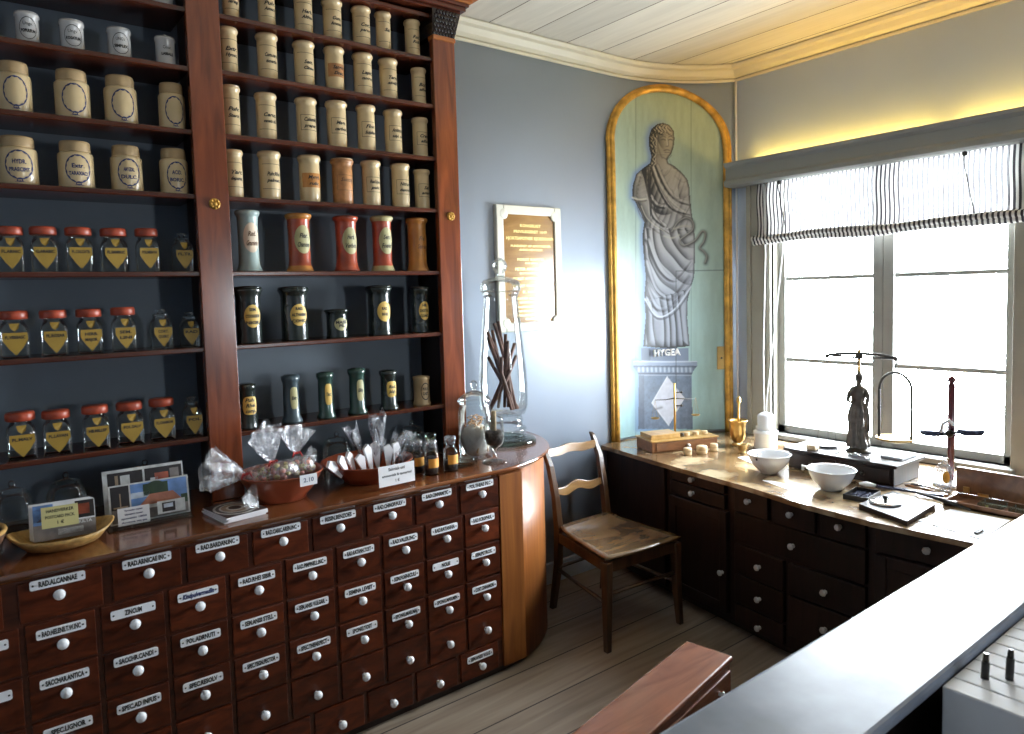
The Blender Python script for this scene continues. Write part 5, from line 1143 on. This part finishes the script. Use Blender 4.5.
o = M(); mx = FRONT(.545, 2.702, ZT+.028, .1, -.03); o.box(-.045, .045, 0, .045, -.001, 0, 0, mx); o.box(-.03, .012, .006, .038, 0, .0006, 1, mx); o.box(-.025, .005, .02, .034, .0005, .001, 2, mx)
tag(o.build('picture_card', ['p_whitep', 'p_dk', 'p_cloud']), 'small card with a tiny dark picture beside the text card', 'card')
# leaflets
for k in range(5):
    m = M(); mx = Matrix.Translation((.735+.004*(k % 2), 2.625-.003*k, ZT+.0045*k)) @ Matrix.Rotation(.12+.05*(k % 3), 4, 'Z')
    m.box(-.075, .075, -.095, .095, 0, .0040, 0, mx)
    if k == 4:
        m.box(-.074, .074, -.094, .094, .0040, .0044, 1, mx)
        for R, mi in ((.085, 2), (.075, 1), (.062, 2), (.054, 3), (.035, 2), (.026, 1)): m.add([mx @ Vector((.0+R*math.cos(q*PI/16)*.85, .0+R*math.sin(q*PI/16), .0046+.0004*(.09-R)/.01)) for q in range(32)], [tuple(range(32))], mi)
    o = m.build('leaflet', ['paper', 'p_dk', 'p_whitep', 'p_tanp']); tag(o, ['bottom leaflet of the small stack by the sweets bowl', 'second leaflet from the bottom of the small stack', 'middle leaflet of the small stack by the counter edge', 'leaflet just under the top one of the small stack', 'top leaflet with circular black and white print, by the sweets bowl'][k], 'leaflet', 'leaflets stacked by the sweets bowl')
#PART5
# ------------------------------------------------------------------ things on the desk
ZD = .7585
a_ = -.3715
t = thing('balance_box', 'two-tier wooden scale box with a small brass balance on its lid', 'scale', (3.335, 2.735, ZD))
mx = Matrix.Translation((3.335, 2.735, ZD)) @ Matrix.Rotation(a_, 4, 'Z')
M().box(-.215, .215, -.10, .10, 0, .062, 0, mx).build('box', 'bwood', t, bevel=.003)
M().box(-.222, .222, -.107, .107, .062, .070, 0, mx).build('lid', 'ywood', t, bevel=.003)
M().box(-.205, -.015, -.07, .07, .070, .098, 0, mx).build('tray_box', 'ywood', t, bevel=.003)
M().box(-.19, .19, -.106, -.098, .008, .056, 0, mx).build('drawer', 'bwood', t, bevel=.002)
M().lathe([(.006, 0), (.005, .008), (.012, .012), (.012, .018), (.001, .022)], mx=mx @ Matrix.Translation((.01, -.106, .032)) @ Matrix.Rotation(PI/2, 4, 'X'), seg=12).build('knob', 'pale', t)
M().tube([mx @ Vector((-.01, .0, .07)), mx @ Vector((-.01, .0, .385))], .0065, 8).build('pillar', 'brass', t)
m = M().tube([mx @ Vector((-.14, 0, .293)), mx @ Vector((-.07, 0, .290)), mx @ Vector((-.01, 0, .296)), mx @ Vector((.06, 0, .286)), mx @ Vector((.13, 0, .281))], [.002, .003, .005, .003, .002], 6)
for q in (.25, .33): m.tube([mx @ Vector((-.01, 0, q)), mx @ Vector((.03, -.01, q))], .004, 6); m.sphere(tuple(mx @ Vector((.03, -.01, q))), .008)
m.build('beam', 'iron', t)
for s_ in (-.14, .13):
    m = M()
    for k in range(3): a = 2*PI*k/3; m.tube([mx @ Vector((s_, 0, .29)), mx @ Vector((s_+.024*math.cos(a), .024*math.sin(a), .185))], .0007, 4)
    m.lathe([(.002, .178), (.018, .180), (.026, .187), (.025, .1875), (.017, .182), (.002, .180)], mx=mx @ Matrix.Translation((s_, 0, 0)), seg=16)
    m.build('pan', 'brass_dull', t)
def puck(x, y, z, r, h, lb, grp, matn='pwood'):
    o = M().lathe([(r*.92, 0), (r, h*.1), (r, h*.42), (r*.94, h*.46), (r, h*.50), (r, h*.9), (r*.92, h), (.001, h)], x, y, z, 20).build('weight_box', matn); tag(o, lb, 'box', grp)
g = 'round turned wooden boxes by the balance'
puck(3.216, 2.560, ZD, .024, .040, 'turned wooden round box on the desk, leftmost of the front three', g); puck(3.303, 2.528, ZD, .031, .044, 'largest turned wooden round box in front of the balance', g); puck(3.405, 2.520, ZD, .022, .042, 'turned wooden round box on the desk, rightmost of the front three', g)
for q, lb in zip((.05, .11, .17), ('left', 'middle', 'right')):
    p = mx @ Vector((q, -.03, .0705)); puck(p.x, p.y, p.z, .019, .020, 'flat round wooden box on top of the balance lid, %s one' % lb, 'flat round boxes on the balance lid')
p = mx @ Vector((.013, -.04, .0705)); o = M().lathe([(.012, 0), (.014, .004), (.010, .014), (.013, .018), (.001, .022)], p.x, p.y, p.z, 14).build('small_weight', 'iron'); tag(o, 'small dark metal weight beside the balance pillar', 'weight')
t = thing('brass_mortar', 'brass mortar with upright pestle at the foot of the goddess painting', 'mortar', (3.63, 2.515, ZD))
M().lathe([(.038, 0), (.040, .006), (.026, .016), (.026, .022), (.042, .04), (.047, .07), (.046, .11), (.050, .138), (.058, .150), (.056, .155), (.046, .142), (.041, .10), (.036, .05), (.002, .035)], 3.63, 2.515, ZD, 28).build('mortar', 'brass', t)
M().tube([(3.635, 2.515, ZD+.045), (3.632, 2.512, ZD+.17), (3.63, 2.508, ZD+.25), (3.63, 2.508, ZD+.262), (3.63, 2.508, ZD+.285), (3.63, 2.508, ZD+.295)], [.014, .008, .007, .013, .012, .003], 12).build('pestle', 'brass', t)
t = thing('brass_cup', 'little dull brass cup standing in front of the mortar', 'cup', (3.47, 2.375, ZD)); M().lathe([(.020, 0), (.022, .004), (.014, .010), (.026, .024), (.029, .048), (.031, .052), (.027, .048), (.020, .025), (.001, .016)], 3.47, 2.375, ZD, 20).build('cup', 'brass_dull', t); M().tube([(3.497, 2.37, ZD+.045), (3.515, 2.365, ZD+.05), (3.52, 2.365, ZD+.035), (3.50, 2.37, ZD+.022)], .0035, 6).build('handle', 'brass_dull', t)
t = thing('porcelain_filter', 'tall stepped white porcelain percolator jar standing in the window corner', 'jar', (3.67, 2.355, ZD))
M().lathe([(.062, 0), (.066, .006), (.066, .085), (.070, .090), (.068, .104), (.052, .112)], 3.67, 2.355, ZD, 28).build('lower_jar', 'porc', t)
M().lathe([(.052, .112), (.056, .118), (.055, .13), (.046, .138), (.046, .19), (.040, .20), (.030, .206), (.012, .214), (.001, .216)], 3.67, 2.355, ZD, 28).build('upper_jar', 'porc', t)
t = thing('white_jug', 'small white porcelain jug with curled handle behind the first bowl', 'jug', (3.56, 2.13, ZD)); M().lathe([(.030, 0), (.034, .01), (.040, .04), (.032, .065), (.034, .072), (.029, .066), (.035, .04), (.001, .01)], 3.56, 2.13, ZD, 20).build('jug', 'porc', t)
M().tube([(3.56, 2.098, ZD+.06), (3.56, 2.075, ZD+.085), (3.56, 2.055, ZD+.08), (3.56, 2.045, ZD+.06), (3.56, 2.06, ZD+.045)], .005, 8).build('handle', 'porc', t)
def pbowl(x, y, R, h, lb, sx_):
    t = thing('porcelain_bowl', lb, 'bowl', (x, y, ZD), 0, 'white porcelain mixing bowls')
    M().lathe([(R*.42, 0), (R*.44, .006), (R*.50, .012), (R*.78, h*.42), (R*.94, h*.78), (R*.98, h*.95), (R*1.02, h*.98), (R, h), (R*.94, h*.96), (R*.88, h*.74), (R*.7, h*.38), (R*.4, .016), (.001, .012)], x, y, ZD, 36).build('bowl', 'porc', t)
    m = M(); m.tube([(x-R*.35, y+R*.90*sx_, ZD+h*.93), (x-R*.45, y+R*1.12*sx_, ZD+h*1.0), (x-R*.55, y+R*1.02*sx_, ZD+h*.86)], .007, 8); m.build('lug', 'porc', t)
    return t
t = pbowl(3.195, 2.03, .105, .098, 'white porcelain bowl with a dark hole, nearest the painting', .3)
M().sphere((3.093, 2.035, ZD+.082), .006, 0, 8, 6, (.5, 1, 1)).build('lug_hole', 'ink', t)
pbowl(3.125, 1.665, .105, .098, 'white porcelain bowl with lug beside the dark tray, nearest the camera', 1)
o = M().prism([(3.035, 1.965), (2.975, 1.785), (3.10, 1.78), (3.055, 1.80), (3.22, 1.79), (3.24, 1.90), (3.10, 1.915)][0:2]+[(3.018, 1.77), (3.055, 1.79), (3.06, 1.93)], ZD, ZD+.0015).build('paper_sheet', 'paper'); tag(o, 'white paper sheet lying on the desk between the two porcelain bowls', 'paper')
o = M().add([(3.36, 2.33, ZD+.0005), (3.28, 2.17, ZD+.0005), (3.47, 2.15, ZD+.0005), (3.50, 2.28, ZD+.0005), (3.36, 2.33, ZD+.0015), (3.28, 2.17, ZD+.0015), (3.47, 2.15, ZD+.0015), (3.50, 2.28, ZD+.0015)], [(3, 2, 1, 0), (4, 5, 6, 7), (0, 1, 5, 4), (1, 2, 6, 5), (2, 3, 7, 6), (3, 0, 4, 7)]).build('paper_sheet', 'paper'); tag(o, 'white paper sheet lying on the desk in front of the little brass cup', 'paper')
# long dark box with statuette balance
t = thing('drawer_box', 'long dark box with two drawers carrying the statuette balance', 'box', (3.50, 1.755, ZD))
M().box(3.365, 3.635, 1.495, 2.025, ZD, ZD+.088).build('case', 'dark', t, bevel=.003); M().box(3.345, 3.655, 1.475, 2.045, ZD+.088, ZD+.104).build('top', 'dark', t, bevel=.004)
for ya, yb in ((1.51, 1.75), (1.77, 2.01)):
    o = M().box(3.356, 3.37, ya, yb, ZD+.010, ZD+.078).build('drawer', 'dark', t, bevel=.002); M().lathe([(.006, 0), (.005, .008), (.012, .013), (.001, .02)], mx=Matrix.Translation((3.356, (ya+yb)/2, ZD+.044)) @ Matrix.Rotation(-PI/2, 4, 'Y'), seg=12).build('knob', 'iron', o)
ZB = ZD+.1045
fxx, fyy = 3.52, 1.735
t = thing('statuette_balance', 'tall balance whose beam is carried by a dark bronze robed statuette', 'scale', (fxx, fyy, ZB))
M().lathe([(.060, 0), (.060, .008), (.045, .014), (.042, .024)], fxx, fyy, ZB, 28).build('plinth', 'iron', t)
# robed figure as one continuous surface with folds
m = M(); V = []; n2 = 40
lv = [(.022, .040, .036), (.04, .042, .036), (.08, .037, .031), (.13, .034, .028), (.18, .036, .029), (.215, .034, .027), (.24, .027, .022), (.262, .028, .023), (.29, .036, .027), (.312, .038, .024), (.325, .030, .019), (.333, .014, .012), (.345, .0115, .011), (.352, .014, .014), (.364, .0185, .019), (.378, .0190, .020), (.39, .0165, .018), (.398, .009, .010), (.401, .002, .002)]
for i, (z, ry, rx) in enumerate(lv):
    am = .24 if z < .21 else (.06 if z < .32 else 0); bend = .006*math.sin(z*9)
    for k in range(n2):
        a = 2*PI*k/n2; q = 1+am*math.sin(9*a+z*14)*math.exp(-max(0, z-.2)*4)+(.05*math.sin(5*a-z*40) if z < .31 else 0)
        wdn = 1.14 if z < .33 else 1.0; V.append((fxx+rx*wdn*q*math.cos(a), fyy+bend+ry*wdn*q*math.sin(a), ZB+z))
m.add(V, [(i*n2+k, i*n2+(k+1) % n2, (i+1)*n2+(k+1) % n2, (i+1)*n2+k) for i in range(len(lv)-1) for k in range(n2)], 0, True)
m.tube([(fxx, fyy+.033, ZB+.312), (fxx-.010, fyy+.046, ZB+.285), (fxx-.022, fyy+.045, ZB+.255), (fxx-.034, fyy+.022, ZB+.250), (fxx-.036, fyy+.006, ZB+.262)], [.012, .011, .009, .0075, .006], 10)
m.tube([(fxx, fyy-.033, ZB+.312), (fxx-.004, fyy-.048, ZB+.28), (fxx-.012, fyy-.046, ZB+.24), (fxx-.02, fyy-.040, ZB+.21), (fxx-.02, fyy-.040, ZB+.19)], [.012, .011, .009, .007, .006], 10)
m.tube([(fxx-.015, fyy-.04, ZB+.25), (fxx-.02, fyy-.05, ZB+.18), (fxx-.012, fyy-.05, ZB+.11), (fxx-.01, fyy-.046, ZB+.10)], [.010, .016, .012, .003], 8, flat=.6)
for k in range(12): a = 2*PI*k/12; m.sphere((fxx+.017*math.cos(a), fyy+.017*math.sin(a), ZB+.385), .006, 0, 6, 5)
m.sphere((fxx+.016, fyy, ZB+.38), .011, 0, 8, 6); m.sphere((fxx-.020, fyy, ZB+.366), .004, 0, 6, 5, (1, .7, 1.4))
m.build('statuette', 'bronze', t)
M().tube([(fxx, fyy, ZB+.39), (fxx, fyy, ZB+.46), (fxx, fyy, ZB+.50), (fxx, fyy, ZB+.52)], [.008, .007, .010, .003], 10).build('support', 'brass_dull', t)
zb = ZB+.482
m = M()
m.tube([(fxx, fyy, zb+.012), (fxx, fyy+.10, zb+.006), (fxx, fyy+.165, zb-.004)], [.0080, .0070, .0055], 8); m.tube([(fxx, fyy, zb-.012), (fxx, fyy+.08, zb-.006), (fxx, fyy+.165, zb-.006)], [.005, .005, .005], 8)
m.tube([(fxx, fyy, zb+.012), (fxx, fyy-.10, zb+.010), (fxx, fyy-.175, zb+.0)], [.0080, .0070, .0055], 8); m.tube([(fxx, fyy, zb-.012), (fxx, fyy-.08, zb-.006), (fxx, fyy-.175, zb-.004)], [.005, .005, .005], 8)
m.sphere((fxx, fyy, zb), .019, 0, 12, 8, (.7, 1, 1)); m.sphere((fxx, fyy+.165, zb-.01), .011, 0, 8, 6); m.sphere((fxx, fyy-.175, zb-.006), .011, 0, 8, 6)
for s_, q in ((.165, 1), (-.175, -1)): m.tube([(fxx, fyy+s_, zb-.01), (fxx, fyy+s_+.010*q, zb-.02), (fxx, fyy+s_+.004*q, zb-.032)], .003, 6)
m.build('beam', 'pewter', t)
yr = fyy-.175; zp = ZB+.075
m = M().tube([(fxx, yr, zb-.03), (fxx, yr, zb-.055)], .003, 6); m.tube([(fxx, yr+.075*math.cos(a), zp+.25+.085*math.sin(a)) if 0 <= a <= PI else (fxx, 0, 0) for a in np.linspace(0, PI, 22)], .0065, 8)
for s_ in (-1, 1): m.tube([(fxx, yr+.075*s_, zp+.25), (fxx, yr+.075*s_, zp+.004)], .0065, 8)
m.build('hanger', 'pewter', t)
M().lathe([(.001, 0), (.05, .001), (.074, .008), (.084, .013), (.083, .022), (.074, .016), (.001, .006)], fxx, yr, zp, 32).build('pan', 'brass_dull', t)
m = M(); yl = fyy+.165
for k in range(3): a = 2*PI*k/3+.4; m.tube([(fxx, yl, zb-.03), (fxx+.055*math.cos(a), yl+.0+.055*math.sin(a), ZB+.010)], .0009, 4)
m.build('hanger', 'pewter', t); M().lathe([(.001, 0), (.045, .001), (.060, .008), (.064, .012), (.058, .009), (.001, .004)], fxx, yl, ZB+.0005, 30).build('pan', 'iron', t)
o = M().box(3.372, 3.42, 1.885, 1.935, ZB, ZB+.028).build('weight_block', 'pwood', bevel=.006); tag(o, 'pale rounded wooden block on the front edge of the dark drawer box', 'block')
for k, (x, y, a) in enumerate(((3.42, 1.74, .3), (3.40, 1.66, -.2))):
    m = M(); mx = Matrix.Translation((x, y, ZB)) @ Matrix.Rotation(a, 4, 'Z'); m.tube([mx @ Vector((-.02, -.06, .004)), mx @ Vector((0, 0, .006)), mx @ Vector((.012, .06, .004))], .003, 6); m.tube([mx @ Vector((.02, -.06, .004)), mx @ Vector((0, 0, .006)), mx @ Vector((-.012, .06, .004))], .003, 6)
    tag(m.build('tweezers', 'steel'), ['thin steel tweezers lying at the feet of the bronze statuette', 'thin steel tweezers lying under the right-hand pan'][k], 'tweezers', 'tweezers on the drawer box')
o = M().box(3.46, 3.62, 1.50, 1.60, ZB, ZB+.012).build('paper_pad', 'paper', bevel=.002); tag(o, 'white paper pad on the drawer box under the round pan', 'paper')
# hand balance on maroon column
cx_, cy_ = 3.575, 1.335
t = thing('column_stand', 'slim maroon column stand with two small round dishes by the window', 'stand', (cx_, cy_, ZD))
M().lathe([(.075, 0), (.075, .008), (.06, .016), (.02, .024), (.012, .03)], cx_, cy_, ZD, 28).build('base', 'porc', t)
M().tube([(cx_, cy_, ZD+.028), (cx_, cy_, ZD+.22), (cx_, cy_, ZD+.235), (cx_, cy_, ZD+.25), (cx_, cy_, ZD+.47), (cx_, cy_, ZD+.478), (cx_, cy_, ZD+.485), (cx_, cy_, ZD+.50), (cx_, cy_, ZD+.512)], [.015, .015, .019, .015, .0145, .008, .018, .015, .002], 14).build('column', 'maroon', t)
m = M().sphere((cx_-.02, cy_, ZD+.245), .018, 0, 10, 8); m.tube([(cx_-.02, cy_, ZD+.24), (cx_-.02, cy_+.06, ZD+.232)], .006, 6); m.tube([(cx_-.02, cy_, ZD+.25), (cx_-.01, cy_-.07, ZD+.258)], .006, 6); m.build('arm', 'iron', t)
for yy, zz in ((cy_+.075, .228), (cy_-.085, .252)): M().lathe([(.001, 0), (.045, .001), (.053, .008), (.053, .020), (.046, .026), (.001, .025)], cx_-.015, yy, ZD+zz, 26).build('dish', 'scaleblue', t)
M().tube([(cx_-.035, cy_+.03, ZD+.25), (cx_-.04, cy_+.02, ZD+.29), (cx_-.035, cy_-.005, ZD+.31), (cx_-.03, cy_-.02, ZD+.29)], .008, 8).build('clip', 'porc', t)
t = thing('label_bottle', 'small clear bottle with yellow oval label in front of the maroon column', 'bottle', (3.475, 1.325, ZD)); M().lathe([(.028, 0), (.031, .005), (.031, .10), (.022, .118), (.012, .125), (.012, .145), (.016, .148)], 3.475, 1.325, ZD, 20).build('bottle', 'film', t)
m = M(); m.wpatch([(.016*math.cos(q*PI/10), .028*math.sin(q*PI/10)) for q in range(20)], .0320, ZD+.065, 3.475, 1.325, 0, -.9); m.build('label', 'yellow_lbl', t)
# open-lidded wooden box at the right
t = thing('open_box', 'brown wooden instrument box with its lid standing open', 'box', (3.36, .98, ZD))
M().box(3.395, 3.412, .72, 1.245, ZD+.022, ZD+.135).build('lid', 'bwood', t, bevel=.003)
m = M(); m.box(3.235, 3.39, .72, 1.235, ZD, ZD+.008); m.box(3.235, 3.243, .72, 1.235, ZD, ZD+.024); m.box(3.382, 3.39, .72, 1.235, ZD, ZD+.024); m.box(3.235, 3.39, .72, .728, ZD, ZD+.024); m.box(3.235, 3.39, 1.227, 1.235, ZD, ZD+.024)
m.build('tray', 'bwood', t)
for y in (1.14, .86): M().box(3.386, 3.396, y-.02, y+.02, ZD+.016, ZD+.036).build('hinge', 'brass', t, bevel=.001)
M().box(3.385, 3.394, 1.19, 1.215, ZD+.03, ZD+.055).build('catch', 'brass', t, bevel=.003)
for k, (y0, y1) in enumerate(((1.04, 1.12), (.93, 1.01))): tag(M().box(3.27, 3.36, y0, y1, ZD+.0085, ZD+.028).build('glass_plate', 'gglass', bevel=.002), ['square glass block in the open box nearest the column stand', 'square glass block in the open box nearer the right edge'][k], 'glass', 'glass blocks in the open box')
o = M().prism([(2.945, 1.215), (2.885, .97), (3.20, .98), (3.19, 1.19)], ZD, ZD+.002).build('paper_sheet', 'paper'); tag(o, 'large white paper sheet at the right end of the desk', 'paper')
o = M().box(2.93, 2.985, 1.0, 1.012, ZD+.0022, ZD+.009).build('pencil_stub', 'ink'); tag(o, 'short dark pencil stub on the large white sheet', 'pencil')
# slab with dish, and steel tools
o = M().prism([(2.935, 1.445), (2.850, 1.215), (3.16, 1.235), (3.225, 1.44)], ZD, ZD+.020).build('slate_slab', 'dark', bevel=.003); tag(o, 'dark polished slab overhanging the desk edge under the round lid', 'slab')
ZS = ZD+.0205
t = thing('round_lid', 'round pewter lid with a dark knob lying on the dark slab', 'lid', (3.02, 1.375, ZS)); M().lathe([(.058, 0), (.062, .003), (.060, .007), (.04, .011), (.008, .013)], 3.02, 1.375, ZS, 30).build('lid', 'steel', t); M().lathe([(.006, .012), (.006, .02), (.012, .026), (.010, .032), (.001, .034)], 3.02, 1.375, ZS, 14).build('knob', 'iron', t)
tag(M().prism([(3.10, 1.43), (3.03, 1.24), (3.13, 1.245), (3.19, 1.42)], ZS, ZS+.001).build('paper_sheet', 'paper'), 'white paper slip on the dark slab under the steel spatula', 'paper')
t = thing('dark_tray', 'small dark rectangular metal tray beside the nearer porcelain bowl', 'tray', (3.11, 1.535, ZD)); mx = Matrix.Translation((3.105, 1.515, ZD)) @ Matrix.Rotation(.12, 4, 'Z')
m = M(); m.box(-.08, .08, -.052, .052, 0, .004, 0, mx)
for a, b, c, d in ((-.08, .08, -.052, -.048), (-.08, .08, .048, .052), (-.08, -.076, -.052, .052), (.076, .08, -.052, .052)): m.box(a, b, c, d, 0, .022, 0, mx)
m.build('tray', 'iron', t); m = M()
for q in range(4): m.box(-.07, .07, -.042+q*.022, -.026+q*.022, .004, .010, 0, mx)
m.build('weights_insert', 'scaleblue', t)
t = thing('steel_spatula', 'long blue-black steel bar with pale handle lying across the papers', 'tool', (3.29, 1.42, ZD+.02))
m = M(); mx = Matrix.Translation((3.285, 1.42, ZD+.012)) @ Matrix.Rotation(.20, 4, 'Z')
m.box(-.012, .012, -.16, .11, 0, .010, 0, mx); m.build('blade', 'scaleblue', t, bevel=.002); M().tube([mx @ Vector((0, .11, .006)), mx @ Vector((-.005, .15, .010)), mx @ Vector((-.01, .18, .008))], [.008, .013, .006], 10).build('handle', 'porc', t)
for k, (p0, p1, mt, lb) in enumerate((((3.36, 1.44, .02), (3.33, 1.25, .014), 'bwood', 'dark wooden-handled tool lying just behind the steel bar'), ((3.22, 1.33, .034), (3.20, 1.12, .012), 'iron', 'dark curved iron rod lying in front of the steel bar'), ((3.42, 1.44, .012), (3.40, 1.27, .01), 'steel', 'thin polished steel rod near the dark drawer box'))):
    a, b = Vector(p0), Vector(p1); tag(M().tube([(a.x, a.y, ZD+a.z), ((a.x+b.x)/2, (a.y+b.y)/2, ZD+(a.z+b.z)/2+.004), (b.x, b.y, ZD+b.z)], [.006, .009, .006], 8).build('hand_tool', mt), lb, 'tool', 'hand tools on the desk')

# ------------------------------------------------------------------ foreground: shop counter ledge and small chest
t = thing('shop_counter', 'narrow grey-topped shop counter running across the lower right foreground', 'counter', (1.8, .68, 0))
M().box(.35, 2.83, .562, .800, .902, .930).build('counter_ledge', 'slate', t, bevel=.009)
M().box(.40, 2.80, .62, .76, .06, .902).build('counter_body', 'dark', t); M().box(.42, 2.78, .64, .74, 0, .06).build('plinth', 'bay', t)
M().box(.9, 2.80, .30, .62, .64, .66).build('rear_shelf', 'porc', t, bevel=.003)
WB = ['first from left', 'second from left', 'third from left', 'fourth from left', 'fifth from left', 'sixth from left', 'sixth from right', 'fifth from right', 'fourth from right', 'third from right', 'second from right', 'rightmost']
for k in range(12):
    x = 1.47+k*.054
    tag(M().box(x, x+.051, .26, .559, .6605, .912).build('booklet', 'paper', bevel=.003), 'thick white booklet behind the shop counter, '+WB[k], 'booklet', 'booklets behind the shop counter')
for k, (x, y) in enumerate(((1.560, .516), (1.592, .484))):  # upright black bars standing in for dark slots between the white booklets
    t = thing('marker_pen', ['black marker pen standing upright at the far lower right, left one', 'black marker pen standing upright at the far lower right, right one'][k], 'pen', (x, y, .9125), 0, 'marker pens on the white booklets')
    M().tube([(x, y, .9125), (x+.004, y, .945+.01*k)], [.0075, .0075], 10).build('barrel', 'ink', t); M().tube([(x+.004, y, .9455+.01*k), (x+.006, y, .962+.01*k)], [.006, .005], 10).build('cap', 'iron', t)
mx = Matrix.Translation((1.747, 1.316, 0)) @ Matrix.Rotation(.19, 4, 'Z')
t = thing('small_chest', 'low reddish glossy wooden drawer chest in the near foreground', 'chest', (1.45, 1.26, 0))
M().box(-.60, -.008, -.070, .070, .03, .588, 0, mx).build('body', 'chest', t, bevel=.004); M().box(-.61, 0, -.077, .077, .585, .602, 0, mx).build('top', 'chest', t, bevel=.006); M().box(-.58, -.03, -.06, .06, 0, .03, 0, mx).build('plinth', 'bay', t)
for q in range(3):
    o = M().box(-.59, -.02, -.078, -.069, .05+q*.175, .215+q*.175, 0, mx).build('drawer', 'chest', t, bevel=.003)
    for xx in (-.10, -.50): M().lathe([(.006, 0), (.005, .008), (.011, .012), (.001, .02)], mx=mx @ Matrix.Translation((xx, -.078, .15+q*.175+(.03 if q == 2 else 0))) @ Matrix.Rotation(PI/2, 4, 'X'), seg=12).build('knob', 'porc', o)
# ------------------------------------------------------------------ light
wd = bpy.data.worlds.new('world'); sc.world = wd; wd.use_nodes = True
bg = wd.node_tree.nodes['Background']; bg.inputs[0].default_value = (.86, .93, 1.0, 1); bg.inputs[1].default_value = 72.0
def portal(x, y, z, sx, sy, rot):
    l = bpy.data.lights.new('window_portal', 'AREA'); l.shape = 'RECTANGLE'; l.size = sx; l.size_y = sy; l.cycles.is_portal = True
    o = bpy.data.objects.new('window_portal', l); col.objects.link(o); o.location = (x, y, z); o.rotation_euler = rot
for h in (WIN,): portal(4.14, (h[0]+h[1])/2, (h[2]+h[3])/2, h[3]-h[2], h[1]-h[0], (0, PI/2, 0))
portal((WF[0]+WF[1])/2, Y0-.11, (WF[2]+WF[3])/2, WF[1]-WF[0], WF[3]-WF[2], (PI/2, 0, 0))
sc.view_settings.view_transform = 'Standard'; sc.view_settings.look = 'None'; sc.view_settings.exposure = 0; sc.view_settings.gamma = 1; sc.view_settings.use_curve_mapping = False
sc.cycles.max_bounces = 8; sc.cycles.transparent_max_bounces = 16; sc.cycles.use_denoising = True; sc.cycles.sample_clamp_indirect = 8
sc.cycles.caustics_reflective = False; sc.cycles.caustics_refractive = False
